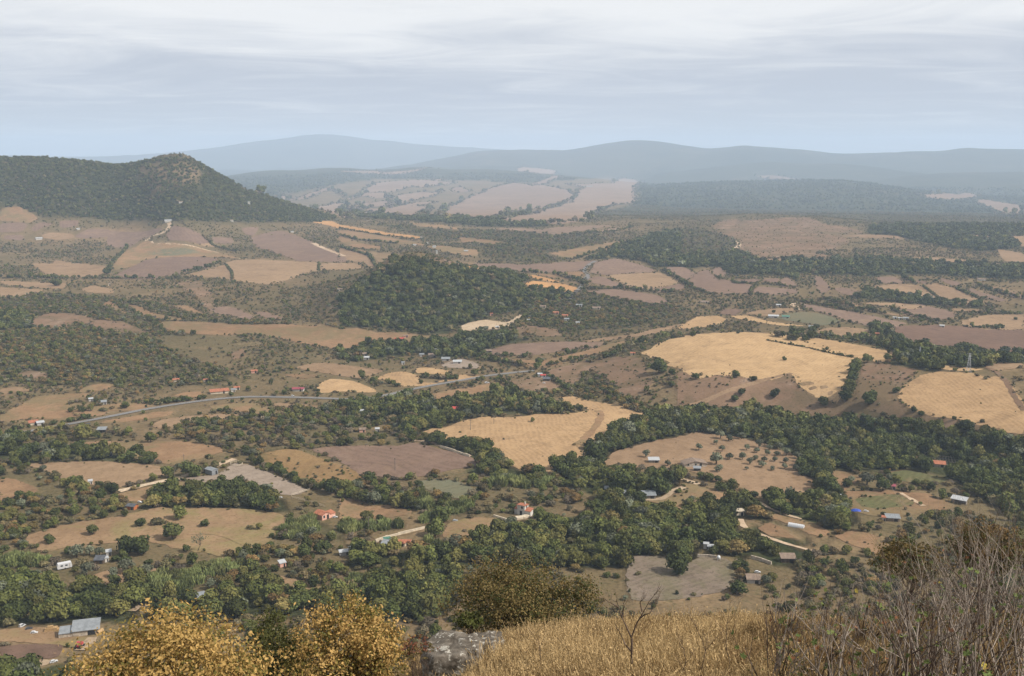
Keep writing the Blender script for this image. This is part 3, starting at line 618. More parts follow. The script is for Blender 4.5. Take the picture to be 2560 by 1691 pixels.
# ---------------------------------------------------------------- fields
rng = np.random.RandomState(11)
def chaikin(P, n=2):
    for k in range(n):
        Q = np.roll(P, -1, axis=0); w = 0.14 if k == 0 else 0.25
        P = np.stack([P*(1-w)+Q*w, P*w+Q*(1-w)], 1).reshape(-1, 2)
    return P
def drape(name, P, mat, lift, target=420, parent=None, keep=False, **props):
    """a sheet with the outline P (x, y) that lies on the ground"""
    P = np.asarray(P, float)
    if not keep: P = chaikin(P, 2)
    a = 0.5*abs(np.dot(P[:, 0], np.roll(P[:, 1], -1))-np.dot(P[:, 1], np.roll(P[:, 0], -1)))
    s = max(2.0, math.sqrt(a/target))
    B = []
    for i in range(len(P)):
        p0, p1 = P[i], P[(i+1) % len(P)]; n = max(1, int(np.hypot(*(p1-p0))/(s*0.8)))
        for k in range(n): B.append(p0+(p1-p0)*k/n)
    B = np.array(B)
    if not keep: B = B+rng.normal(0, 0.16*s, B.shape)+0.5*s*(np.stack([fbm(B[:,0]/(4*s),B[:,1]/(4*s),2),fbm(B[:,0]/(4*s)+50,B[:,1]/(4*s)+50,2)],-1)-0.5)
    lo, hi = P.min(0), P.max(0)
    g = np.stack(np.meshgrid(np.arange(lo[0], hi[0], s), np.arange(lo[1], hi[1], s)), -1).reshape(-1, 2)
    g = g+rng.uniform(-0.2, 0.2, g.shape)*s
    g = g[inside([tuple(q) for q in B], g[:, 0], g[:, 1])]
    if len(g):
        d = np.min(np.hypot(g[:, None, 0]-B[None, :, 0], g[:, None, 1]-B[None, :, 1]), axis=1); g = g[d > s*0.45]
    pts = [Vector(q) for q in B]+[Vector(q) for q in g]
    r = mgeo.delaunay_2d_cdt(pts, [], [list(range(len(B)))], 1, 1e-4)
    V = np.array([(v.x, v.y) for v in r[0]]); z = zg(V[:, 0], V[:, 1])+CAMZ+lift
    c0 = V.mean(0); z0 = float(z.mean())
    tris = [f for f in r[2] if len(f) == 3]
    me = mesh_np(name, np.column_stack([V[:, 0]-c0[0], V[:, 1]-c0[1], z-z0]), tris, mat, True)
    return ob(name, me, parent, (c0[0], c0[1], z0), **props)
FNAME = dict(gold='stubble_field', orange='stubble_field', tan='dry_field', straw='dry_field', brown='ploughed_field', soil='ploughed_field', grey='bare_field', pale='bare_field',
             weedy='weedy_field', ashen='bare_field', dullgreen='fallow_field', green='vineyard_field', rough='rough_field', ochre='dry_field', farpale='dry_field')
FXY = []
for k, (cls, pl) in enumerate(FPOLY):
    a = np.array(pl); gx, gy = ground(a[:, 0], a[:, 1])
    r = np.hypot(gx, gy)
    lift = (0.05 if cls in ('rough',) else 0.09 if cls != 'green' else 0.14)+0.00012*np.median(r)+0.0002*k
    drape(FNAME[cls], np.column_stack([gx, gy]), cls, lift, kind='structure'); FXY.append((np.column_stack([gx, gy]), float(np.median(r))))
# ---------------------------------------------------------------- asphalt road and dirt tracks
def strip(name, pix, width, mat, lift, marks=False, kind='structure', wob=0.0):
    a = np.array(pix); gx, gy = ground(a[:, 0], a[:, 1]); P = np.column_stack([gx, gy])
    # resample with a Catmull-Rom curve
    Q = [P[0]]
    E_ = np.vstack([2*P[0]-P[1], P, 2*P[-1]-P[-2]])
    for i in range(1, len(E_)-2):
        p0, p1, p2, p3 = E_[i-1:i+3]; n = max(3, int(np.hypot(*(p2-p1))/3.0))
        for k in range(1, n+1):
            u = k/n
            Q.append(0.5*((2*p1)+(-p0+p2)*u+(2*p0-5*p1+4*p2-p3)*u*u+(-p0+3*p1-3*p2+p3)*u**3))
    Q = np.array(Q); T = np.gradient(Q, axis=0); T /= np.linalg.norm(T, axis=1)[:, None]+1e-9
    N = np.column_stack([-T[:, 1], T[:, 0]])
    def sheet(nm, off0, off1, mt, lf, parent=None, sel=None, acrossn=4, **pr):
        ks = np.arange(len(Q)) if sel is None else sel
        us = np.linspace(off0, off1, acrossn+1)
        w = np.ones((len(ks), 1)) if not wob else 1+wob*(rng.rand(len(ks), 1)-0.5)
        X = Q[ks][:, None, :]+N[ks][:, None, :]*(us[None, :, None]*w[:, :, None])
        z = zg(X[..., 0], X[..., 1])+CAMZ+lf
        if marks: z = z.max(axis=1, keepdims=True)*0.6+z*0.4
        V = np.concatenate([X, z[..., None]], -1).reshape(-1, 3)
        i = np.arange(len(ks)*(acrossn+1)).reshape(len(ks), acrossn+1)
        F = np.stack([i[:-1, :-1], i[:-1, 1:], i[1:, 1:], i[1:, :-1]], -1).reshape(-1, 4)[:, ::-1]
        c0 = V.mean(0); o = ob(nm, mesh_np(nm, V-c0, F, mt, True), None, tuple(c0), **pr)
        if parent is not None:
            o.parent = parent; o.matrix_parent_inverse = Matrix.Identity(4); o.location = Vector(c0)-parent.location
        return o
    rd = sheet(name, -width/2, width/2, mat, lift, kind=kind)
    if marks:
        for nm, a0, a1 in (('edge_line', -width/2+0.25, -width/2+0.5), ('edge_line', width/2-0.5, width/2-0.25), ('centre_line', -0.12, 0.12)):
            sheet(nm, a0, a1, 'road_paint', lift+0.06, rd, None, 1)
    return rd
solid('road_paint', (0.36, 0.355, 0.34), 0.8, 0.15, 0.5)
m, t, b = new_mat('asphalt'); p = pos(t)
t.l.new(t.mix(t.noise(p, 0.25, 5, 0.7), (0.125, 0.118, 0.112), (0.155, 0.146, 0.138)), b.inputs['Base Color'])
strip('road', parse('D-60,1152 60,1128 330,1080 700,1012 1060,942 1430,888 1700,866 2000,868 2320,878 E60,880 E270,862 E500,812 E800,757 E1000,722 E1180,700 E1340,684'), 4.3, 'asphalt', 0.36, True)
strip('road', parse('E1590,225 E1610,160 E1660,110 E1690,70 E1712,35 B1690,985 B1712,960 B1685,930 B1720,890 B1760,865'), 5.5, 'asphalt', 0.5)
TR = [('F 0,942 200,882 400,802 620,737 770,700', 4.0, 'straw'), ('I 420,880 440,930 520,970 700,1040 930,1105', 2.4, 'dirt'), ('I 500,745 560,770 610,800 700,840 840,880', 1.8, 'dirt'),
      ('G 820,688 1000,645 1220,597 1300,575 1400,550 1520,500 1620,465', 4.0, 'dirt'), ('G 1215,600 1330,620 1480,652 1570,690', 3.2, 'dirt'),
      ('H 465,328 520,340 600,345 700,378 800,415 900,445', 2.5, 'dirt'), ('A 1165,600 1170,625 1120,670 1040,695 1010,725', 7.0, 'dirt'), ('A 1040,730 1070,748 1180,745 1450,795 1560,835 1700,852', 5.0, 'dirt'),
      ('H 250,1030 400,985 585,945', 2.2, 'dirt'), ('F 770,215 800,240 830,265', 7.0, 'dirt'), ('C 370,720 410,750 380,780', 8.0, 'dirt'), ('J 1300,235 1450,232 1560,255 1690,310 1760,350', 2.0, 'ochre'),
      ('I 60,620 130,640 0,600', 3.0, 'dirt'), ('H 1850,760 2100,745 2220,740 2300,690 2374,660', 3.4, 'pale'), ('J 560,1040 600,1000 640,950', 4.0, 'pale'), ('F 2110,660 2180,690 2250,760 2300,850 2374,960', 3.0, 'rough'),
      ('I 1520,700 1600,745 1680,790', 2.5, 'dirt'), ('E 1640,1195 1700,1140 1770,1060 1800,990 1780,960', 5.0, 'tan'), ('A 2160,740 2280,795 2374,830', 8.0, 'dirt'), ('J 900,770 940,740 1020,720', 4.0, 'pale')]
for k, (s_, w_, m_) in enumerate(TR):
    strip('dirt_track', parse(s_[2:], s_[0]), w_, m_, 0.25+0.004*k, wob=0.6)
# ---------------------------------------------------------------- vegetation: crown and trunk meshes
def leaf_mat(name, dark, lite, alt, altw=0.35, trans=0.0, vary=True):
    m, t, b = new_mat(name)
    tint = t.add('ShaderNodeAttribute', attribute_name='tint').outputs['Fac']; oi = t.add('ShaderNodeObjectInfo')
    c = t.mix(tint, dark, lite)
    c = t.mix(t.math('MULTIPLY', t.ramp(oi.outputs['Random'], 0.35, 1.0), altw), c, alt)
    v = t.math('MULTIPLY_ADD', t.math('FRACT', t.math('MULTIPLY', oi.outputs['Random'], 7.31)), 0.85, 0.55)
    vm = t.add('ShaderNodeVectorMath', operation='SCALE'); t.l.new(c, vm.inputs[0]); vm.inputs['Scale'].default_value = 1.0
    if vary: t.l.new(v, vm.inputs['Scale'])
    t.l.new(vm.outputs[0], b.inputs['Base Color']); b.inputs['Roughness'].default_value = 0.75; b.inputs['Specular IOR Level'].default_value = 0.12
    if trans:
        tr = t.add('ShaderNodeBsdfTranslucent'); t.l.new(vm.outputs[0], tr.inputs[0]); mx = t.add('ShaderNodeMixShader'); mx.inputs[0].default_value = trans
        out = [n for n in t.n if n.type == 'OUTPUT_MATERIAL'][0]
        t.l.new(b.outputs[0], mx.inputs[1]); t.l.new(tr.outputs[0], mx.inputs[2]); t.l.new(mx.outputs[0], out.inputs[0])
    return m
leaf_mat('leaf_oak', (0.026, 0.034, 0.010), (0.070, 0.084, 0.022), (0.100, 0.098, 0.028), 0.5)
leaf_mat('leaf_mid', (0.045, 0.053, 0.014), (0.108, 0.118, 0.030), (0.150, 0.122, 0.038), 0.5)
leaf_mat('leaf_autumn', (0.10, 0.064, 0.025), (0.205, 0.130, 0.048), (0.14, 0.13, 0.042), 0.75)
leaf_mat('leaf_olive', (0.062, 0.070, 0.042), (0.145, 0.155, 0.098), (0.125, 0.12, 0.075))
leaf_mat('leaf_shrub', (0.070, 0.064, 0.030), (0.145, 0.125, 0.058), (0.155, 0.105, 0.052), 0.6)
leaf_mat('leaf_grey', (0.080, 0.064, 0.044), (0.150, 0.118, 0.080), (0.125, 0.11, 0.058), 0.6)
leaf_mat('leaf_cane', (0.090, 0.110, 0.036), (0.200, 0.225, 0.082), (0.22, 0.21, 0.08), 0.5)
solid('bark', (0.10, 0.078, 0.058), 0.95, 0.3, 2.0, 0.05)
def unit(v): return v/(np.linalg.norm(v, axis=-1, keepdims=True)+1e-9)
def cards(C, N, s, rg, aspect=1.0):
    """one four-cornered leaf clump per centre C, facing N"""
    n = len(C); N = unit(N); a = unit(rg.normal(size=(n, 3))); U = unit(np.cross(N, a)); W = np.cross(N, U)
    s = np.asarray(s).reshape(-1, 1)*np.ones((n, 1))
    j = lambda: 1+rg.uniform(-0.35, 0.35, (n, 1))
    V = np.stack([C+U*s*j(), C+W*s*aspect*j(), C-U*s*j(), C-W*s*aspect*j()], 1).reshape(-1, 3)
    F = np.arange(4*n).reshape(n, 4)
    return V, F
ICO_V = None
def ico(sub):
    import bmesh
    bm = bmesh.new(); bmesh.ops.create_icosphere(bm, subdivisions=sub, radius=1)
    V = np.array([v.co[:] for v in bm.verts]); F = np.array([[v.index for v in f.verts] for f in bm.faces]); bm.free()
    return V, F
IV, IF_ = ico(1)
def put_tint(me, tint):
    a = me.attributes.new('tint', 'FLOAT', 'FACE'); a.data.foreach_set('value', np.asarray(tint, np.float32))
def merge(parts):                # [(V, F quads or tris, tint)] -> V, F(4 cols; tris repeat nothing: split apart)
    out, o = [], 0
    Vs, Q, T, tq, tt = [], [], [], [], []
    for V, F, ti in parts:
        Vs.append(V); ti = np.broadcast_to(ti, (len(F),))
        if F.shape[1] == 4: Q.append(F+o); tq.append(ti)
        else: T.append(F+o); tt.append(ti)
        o += len(V)
    return np.vstack(Vs), Q, T, tq, tt
def mesh_parts(name, parts, mat):
    V, Q, T, tq, tt = merge(parts)
    tris = []
    ti = []
    for q, a in zip(Q, tq):
        tris += [q[:, [0, 1, 2]], q[:, [0, 2, 3]]]; ti += [a, a]
    for q, a in zip(T, tt): tris.append(q); ti.append(a)
    me = mesh_np(name, V, np.vstack(tris), mat, False); put_tint(me, np.concatenate(ti))
    return me
def crown(seed, n, mat, width=1.0, height=0.85, base=0.22, lobes=7, cs=0.11, core=0.80, flat=0.0, name='crown'):
    """a broadleaf crown one metre wide: overlapping lobes clad in leaf clumps round a darker core"""
    rg = np.random.RandomState(seed); parts = []
    L = []
    for k in range(lobes):
        a = k*2.4+rg.uniform(0, 1); q = rg.uniform(0.12, 0.30) if k else 0.0
        zz = base+(height-base)*(rg.uniform(0.26, 0.66) if k else 0.52)
        L.append((np.array([q*math.cos(a)*width, q*math.sin(a)*width, zz]), rg.uniform(0.19, 0.29)*(1.25 if k == 0 else 1)))
    per = np.array([l[1]**2 for l in L]); per = np.maximum(3, (n*per/per.sum()).astype(int))
    for (c, r), k in zip(L, per):
        d = unit(rg.normal(size=(k, 3))); d[:, 2] = np.where(d[:, 2] < -0.35, -d[:, 2], d[:, 2])
        sc = np.array([width, width, (height-base)*0.62/0.5*0.8])
        C = c+d*r*rg.uniform(0.86, 1.10, (k, 1))*sc
        keep = np.ones(k, bool)
        for c2, r2 in L:
            if c2 is not c: keep &= np.linalg.norm((C-c2)/sc, axis=1) > r2*0.72
        C, d = C[keep], d[keep]
        V, F = cards(C, d+rg.normal(size=d.shape)*0.55, rg.uniform(0.6, 1.2, len(C))*cs, rg)
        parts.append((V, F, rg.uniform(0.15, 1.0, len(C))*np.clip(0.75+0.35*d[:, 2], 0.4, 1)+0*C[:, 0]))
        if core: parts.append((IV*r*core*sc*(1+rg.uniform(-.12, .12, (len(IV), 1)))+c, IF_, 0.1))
    return mesh_parts(name, parts, mat)
def tube(P, R, k=5):
    P = np.asarray(P, float); R = np.asarray(R, float); n = len(P)
    T = unit(np.gradient(P, axis=0)); ref = np.where(abs(T[:, 2:3]) > 0.9, [[1.0, 0, 0]], [[0, 0, 1.0]])
    U = unit(np.cross(T, ref)); W = np.cross(T, U)
    a = np.linspace(0, 2*np.pi, k, endpoint=False)
    V = (P[:, None]+R[:, None, None]*(np.cos(a)[None, :, None]*U[:, None]+np.sin(a)[None, :, None]*W[:, None])).reshape(-1, 3)
    i = np.arange(n*k).reshape(n, k); j = np.roll(i, -1, axis=1)
    F = np.stack([i[:-1], j[:-1], j[1:], i[1:]], -1).reshape(-1, 4)
    return V, F
def trunk(seed, h=0.45, r=0.035, spread=0.22, limbs=4, name='trunk', mat='bark'):
    rg = np.random.RandomState(seed); parts = []
    top = np.array([rg.uniform(-.03, .03), rg.uniform(-.03, .03), h])
    parts.append((*tube([(0, 0, -0.06), (0.005, 0, h*0.35), top*[0.6, 0.6, 0.7], top], [r*1.35, r, r*0.85, r*0.6], 6), 0.5))
    for k in range(limbs):
        a = k*6.283/limbs+rg.uniform(0, .8); s = top*[0.6, 0.6, 0.7]*rg.uniform(0.75, 1.1)
        e = s+np.array([math.cos(a)*spread, math.sin(a)*spread, h*rg.uniform(0.35, 0.6)])
        parts.append((*tube([s, (s+e)/2+[0, 0, -0.02], e], [r*0.5, r*0.38, r*0.18], 4), 0.5))
    V, Q, T, _, _ = merge(parts)
    return mesh_np(name, V, np.vstack(Q), mat, True)
def cane(seed, n, name='foliage'):
    rg = np.random.RandomState(seed)
    B = rg.uniform(-0.5, 0.5, (n, 2)); B = B[np.hypot(B[:, 0], B[:, 1]) < 0.5]; n = len(B)
    h = rg.uniform(0.55, 1.0, n)*(1-0.5*np.hypot(B[:, 0], B[:, 1])); a = rg.uniform(0, 6.28, n); w = 0.035
    lean = rg.normal(0, 0.06, (n, 2)); dx, dy = np.cos(a)*w, np.sin(a)*w
    z0 = np.zeros(n)
    V = np.stack([np.stack([B[:, 0]-dx, B[:, 1]-dy, z0], -1), np.stack([B[:, 0]+dx, B[:, 1]+dy, z0], -1),
                  np.stack([B[:, 0]+lean[:, 0]+dx*1.6, B[:, 1]+lean[:, 1]+dy*1.6, h*0.75], -1), np.stack([B[:, 0]+lean[:, 0]*2, B[:, 1]+lean[:, 1]*2, h], -1)], 1).reshape(-1, 3)
    return mesh_parts(name, [(V, np.arange(4*n).reshape(n, 4), rg.uniform(0, 1, n))], 'leaf_cane')
SPEC = ['oak', 'mid', 'autumn', 'olive', 'shrub', 'grey', 'cane']
NV = 6
LODN = [(520, 0.060), (130, 0.105), (44, 0.17)]
def make_crown(sp, lod, v, big=1.0):
    n, cs = LODN[lod]; n = int(n*big); sd = 1000*SPEC.index(sp)+100*lod+v
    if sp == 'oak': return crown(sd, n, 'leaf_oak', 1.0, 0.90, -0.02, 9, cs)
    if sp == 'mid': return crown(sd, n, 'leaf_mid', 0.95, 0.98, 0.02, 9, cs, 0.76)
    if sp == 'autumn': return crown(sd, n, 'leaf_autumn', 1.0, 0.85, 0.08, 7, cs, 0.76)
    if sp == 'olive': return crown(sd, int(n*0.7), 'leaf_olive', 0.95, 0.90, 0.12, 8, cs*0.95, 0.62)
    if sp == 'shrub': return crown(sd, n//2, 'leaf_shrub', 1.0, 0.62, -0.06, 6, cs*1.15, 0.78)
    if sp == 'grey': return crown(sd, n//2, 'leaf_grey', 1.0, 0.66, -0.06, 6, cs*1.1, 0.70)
    return cane(sd, (260, 90, 40)[lod])
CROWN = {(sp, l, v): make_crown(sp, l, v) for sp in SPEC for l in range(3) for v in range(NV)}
TRUNK = [trunk(50+v, 0.42, 0.032, 0.2) for v in range(3)]
OTRUNK = [trunk(70+v, 0.45, 0.045, 0.2, 3) for v in range(3)]
STEM = trunk(90, 0.22, 0.03, 0.16, 4, 'stem')
# ---------------------------------------------------------------- where it grows
rv = np.random.RandomState(5)
PTS = []                         # x, y, species, scale (crown width, m), cover
def band(r0, r1, sp, only=None, skip=(), k=1.0):
    n = int((r1*r1-r0*r0)*rad(70)/2/sp/sp)
    r = np.sqrt(rv.uniform(r0*r0, r1*r1, n)); th = rv.uniform(rad(-35), rad(35), n)
    x, y = r*np.sin(th), r*np.cos(th); z = zg(x, y); cv, px, py = cover_at(x, y, z)
    u = rv.rand(n); w = rv.rand(n)
    patch = fbm(x/70.0, y/70.0, 3); patch2 = fbm(x/30.0+40, y/30.0, 2); hue = fbm(x/110.0+9, y/110.0+70, 2)
    dens = np.zeros(n)
    dens[cv == 0] = np.clip((patch[cv == 0]-0.38)*5.0, 0.12, 0.85)
    dens[cv == 1] = 0.93
    dens[cv == 2] = np.clip((patch2[cv == 2]-0.18)*5, 0.35, 1.0)
    dens[cv == 3] = np.clip((patch2[cv == 3]-0.26)*5, 0.38, 0.95)
    dens[(cv == 3) & (r > 650)] = np.clip((patch2[(cv == 3) & (r > 650)]-0.20)*5, 0.45, 0.97); dens[cv == 4] = 0.95; dens[cv == 6] = 0.68; dens[(cv == 0) & (r > 1250) & (r < 2450)] *= 0.5; dens[(cv == 21) & (r > 1300)] = 0.30; dens[(cv == 0) & (r > 1300)] = np.clip((patch[(cv == 0) & (r > 1300)]-0.34)*5, 0.10, 0.9); dens[cv == 20] = 0.010; dens[(cv == 20) & (r < 700)] = 0.030; dens[(cv == 21) & (r <= 1300)] = np.clip((patch2[(cv == 21) & (r <= 1300)]-0.40)*2.6, 0.07, 0.5)
    dens[(cv == 0) & (r < 420)] *= 1.15
    ok = u < dens
    if only: ok &= np.isin(cv, only)
    if skip: ok &= ~np.isin(cv, skip)
    for i in np.nonzero(ok)[0]:
        c = cv[i]; q = w[i]; h = hue[i]
        if c == 1 or c == 6: s = 'oak' if q < 0.74 else 'mid' if q < 0.84 else 'shrub' if q < 0.94 else 'grey'; sc = rv.uniform(5, 9)
        elif c == 2:
            s = 'oak' if q < (0.74 if r[i] > 850 else 0.58-0.3*(h > 0.58)) else 'mid' if q < 0.86 else 'olive' if q < 0.92 else 'autumn' if q < (0.92 if r[i] > 850 else 0.93+0.03*(h > 0.55)) else 'shrub'; sc = rv.uniform(3.6, 9.4)
        elif c == 3:
            s = 'mid' if q < 0.28 else 'oak' if q < 0.36 else 'autumn' if q < 0.42+0.12*(h > 0.55) else 'grey' if q < 0.62 else 'shrub' if q < 0.95 else 'olive'; sc = rv.uniform(1.8, 6.0)*(1 if r[i] < 680 else 0.85)
        elif c == 4: s = 'cane'; sc = rv.uniform(3.4, 5.2)
        elif c >= 20: s = 'shrub' if q < 0.6 else 'mid' if q < 0.85 else 'grey'; sc = rv.uniform(0.8, 2.4) if rv.rand() < 0.3 or c == 21 else rv.uniform(0.35, 0.9)
        else:
            s = 'shrub' if q < 0.52 else 'grey' if q < 0.70 else 'mid' if q < 0.86 else 'oak' if q < 0.93 else 'autumn' if q < 0.97 else 'olive'; sc = rv.uniform(1.6, 5.0)*(1 if r[i] < 680 else 0.78)
        if r[i] > 4400: s = 'oak'
        PTS.append((x[i], y[i], SPEC.index(s), sc*k*(1.0 if r[i] < 1300 or c == 0 else 1.12), 1 if c == 6 else c))
band(262, 720, 3.7); band(720, 1300, 4.8); band(640, 1300, 4.0, (3,), (), 0.9); band(690, 1900, 5.2, (0,), (), 0.9); band(1300, 2050, 6.0, None, (1, 6)); band(1700, 3000, 5.4, (1, 6), (), 0.72); band(2050, 3000, 7.4, None, (1, 6)); band(3000, 4400, 9.5, (0, 1, 2, 3), (), 1.25); band(4400, 7200, 20, (0, 2, 3), (), 3.4)
def line_pts(pix):
    a = np.array(pix); return np.column_stack(ground(a[:, 0], a[:, 1]))
HEDGES = '''
A 0,985 200,980 480,985 740,985 1000,985 1300,985|6
A 880,760 760,900 740,960|5
A 1400,690 1480,760 1640,800|5
A 1250,945 1450,905 1510,875|5
A 1560,890 1600,940 1605,990|3
A 2200,875 2195,930|3
B 0,690 120,720 400,745|5
B 0,640 300,690 560,720|4
B 0,770 200,830 400,860|5
B 1500,690 1900,660 2020,630|5
B 1600,855 1750,810 2110,710|5
B 2230,930 2374,1010|5
B 1700,1060 1900,1055 2120,1075 2374,1090|6
B 1250,940 1500,960 1640,1000 1700,1040|6
C 0,1005 100,1060 200,1090|5
C 360,1000 380,1020 560,1025 690,1035 805,1050|4
C 540,1020 480,1080|4
C 1530,975 1620,1020|5
C 1680,1040 1830,1140|3
C 1900,1050 2090,1130|4
C 2030,1020 2374,1130|5
F 640,442 850,482 1150,474 1300,500 1500,552|7
F 800,200 1050,245 1250,285|5
F 1000,190 1250,260 1400,290|5
F 1450,265 1700,330 1800,350|6
F 1960,380 2230,400|5
F 2010,285 2374,290|5
F 600,475 900,530 1190,592|2
E 870,585 1100,625 1270,650|5
E 930,600 1250,640|5
E 960,570 1280,595|5
E 540,730 820,745|6
E 650,790 980,745|6
E 1090,742 1220,825|4
E 1430,718 1590,820|4
E 1690,630 1850,590 2080,500 2374,450|7
E 1420,650 1700,590|4
E 140,740 390,790|6
G 1740,490 1880,540 2000,600 2150,660 H60,740|5
I 0,570 200,610 300,650 420,700 560,740 700,760|6
D 80,1090 400,1050 640,1010|4
D 480,970 700,960 900,940|5
D 1040,920 1400,880|5
H 580,320 700,360 900,430|5
'''
for ln in HEDGES.strip().splitlines():
    s_, w_ = ln.split('|'); P = line_pts(parse(s_[2:], s_[0])); wd = float(w_)
    for a, b_ in zip(P[:-1], P[1:]):
        L = np.hypot(*(b_-a)); n = int(L/(wd*0.5))+1
        for k in range(n):
            if rv.rand() < 0.12: continue
            q = a+(b_-a)*(k+rv.rand())/n+rv.normal(0, wd*0.18, 2)
            s = rv.choice(['oak', 'mid', 'shrub', 'autumn', 'grey'], p=[.34, .28, .26, .05, .07])
            PTS.append((q[0], q[1], SPEC.index(s), wd*rv.uniform(0.7, 1.25), 5))
for P_, rm in FXY:                   # ragged, weedy field margins
    if 1500 < rm < 2300: continue
    far_ = rm >= 2300; st_ = 2.6 if not far_ else 15.0
    for a, b_ in zip(P_, np.roll(P_, -1, axis=0)):
        n = int(np.hypot(*(b_-a))/st_)
        for k in range(n):
            if rv.rand() > (0.42 if not far_ else 0.75): continue
            q = a+(b_-a)*(k+rv.rand())/n+rv.normal(0, 1.3 if not far_ else 9, 2)
            PTS.append((q[0], q[1], SPEC.index(rv.choice(['shrub', 'grey', 'mid', 'oak'], p=[.5, .2, .2, .1])), rv.uniform(0.6, 2.1)*(1 if rv.rand() < 0.85 else 2)*(6.5 if far_ else 1), 5))
PTS = np.array(PTS)
# lone trees: tile, x, foot y, species, width in tile pixels
LONE = '''J 1190,268 oak 140|lone round dark oak in the middle of the ochre field
J 880,372 oak 130|dark evergreen oak at the ochre field edge, twin of a wider one
J 955,375 oak 140|wide dark evergreen oak at the ochre field edge
J 970,180 oak 75
J 1085,168 shrub 90
J 1240,128 mid 110
J 1410,182 oak 65
J 1730,200 shrub 55
J 1790,202 mid 50
J 345,297 oak 70
J 640,238 mid 85
J 530,392 olive 110
J 690,388 olive 75
J 620,378 olive 70
J 1020,520 olive 100
J 880,500 olive 110
J 780,530 olive 80
J 600,520 olive 110
J 920,535 olive 75
K 710,142 oak 130|round dark oak beside the bright cane bed, left of the white house
K 1180,205 olive 105|grey-green tree in front of the white two-storey house
K 910,265 mid 70|small light green tree on the ochre slope below the white house
L 400,645 oak 115
K 190,152 mid 110
K 280,152 oak 70
K 660,246 mid 145
K 2060,517 shrub 50|small bush on the grey field at the foot of the slope
K 2330,505 oak 150
K 1390,160 mid 120
F 1290,627 oak 80|spreading tree at the top of the hedge between two golden fields
F 1215,650 oak 70
F 1200,700 oak 80
F 1190,750 oak 80
F 1175,800 oak 85
F 1155,850 oak 90
F 1140,895 oak 95
F 1225,690 mid 60
F 1165,830 mid 70
F 110,742 oak 57
F 385,730 oak 60
F 510,752 oak 50
F 655,866 oak 66
F 380,892 oak 62
F 425,852 oak 57
F 1300,917 oak 115
F 990,922 oak 72
F 1490,837 oak 52
F 1795,682 oak 78
F 1895,687 mid 26
F 780,422 oak 57
F 840,417 oak 47
F 910,417 oak 62
F 945,392 oak 46
F 1090,457 oak 32
F 1170,352 oak 32
F 720,612 mid 36
F 1615,967 oak 46
F 1665,992 oak 42
F 1565,1062 oak 88
F 1970,1112 oak 112
F 2150,1122 oak 52
F 400,427 oak 26
F 90,447 oak 56
F 645,287 oak 31
F 2315,332 oak 26
E 1375,637 oak 66
E 930,717 oak 66
E 1360,672 mid 70
E 1330,1037 mid 36|single small tree standing in the near golden stubble field
E 2290,712 oak 56
E 2290,792 oak 62
E 2200,700 oak 130
E 1700,532 mid 40
E 1615,562 oak 36
E 1570,567 oak 46
E 685,1175 oak 100
E 560,772 mid 36
E 1110,737 oak 32
E 465,862 oak 82
E 270,872 oak 52
H 1720,395 oak 95
H 1760,495 oak 180
H 1850,345 oak 72
H 1985,305 olive 130
H 2110,452 olive 60
H 2260,512 olive 56
H 1945,692 oak 205|largest dark oak beside the tin sheds
H 2200,705 oak 165
H 2290,595 oak 72
I 130,405 olive 60
I 250,365 olive 42
I 335,340 olive 62
I 280,325 olive 70
I 210,292 olive 62
I 425,327 olive 60
I 290,412 olive 50
I 460,405 olive 50
I 430,467 olive 62
I 340,467 olive 62
I 545,387 olive 66
I 530,422 olive 50
I 480,502 olive 56
I 520,472 olive 50
I 565,522 olive 60
I 580,482 olive 50
I 600,442 olive 50
I 620,402 olive 52
I 630,362 olive 60
I 690,402 olive 60
I 670,442 olive 50
I 655,482 olive 46
I 635,542 olive 46
I 720,532 olive 50
I 730,492 olive 50
I 735,442 olive 60
I 810,462 olive 62
I 800,547 olive 56
I 460,540 olive 32
I 250,502 olive 110
I 270,552 olive 72
I 1180,632 olive 62
I 1155,657 oak 72
I 1290,642 olive 105
I 1400,682 oak 115
I 380,667 olive 46
I 280,682 oak 82
I 640,792 oak 62
I 760,752 olive 110
I 520,872 autumn 130|rust-brown round tree between two chalky tracks
I 900,802 olive 62
I 1920,850 oak 62
G 1040,350 mid 85|single small tree with a visible trunk above the straw field
G 575,332 mid 125
G 1390,232 oak 75
G 775,702 oak 85
G 1320,582 oak 130
G 1160,592 mid 90
D 390,97 oak 66
G 2290,700 oak 130
A 740,960 oak 60
'''
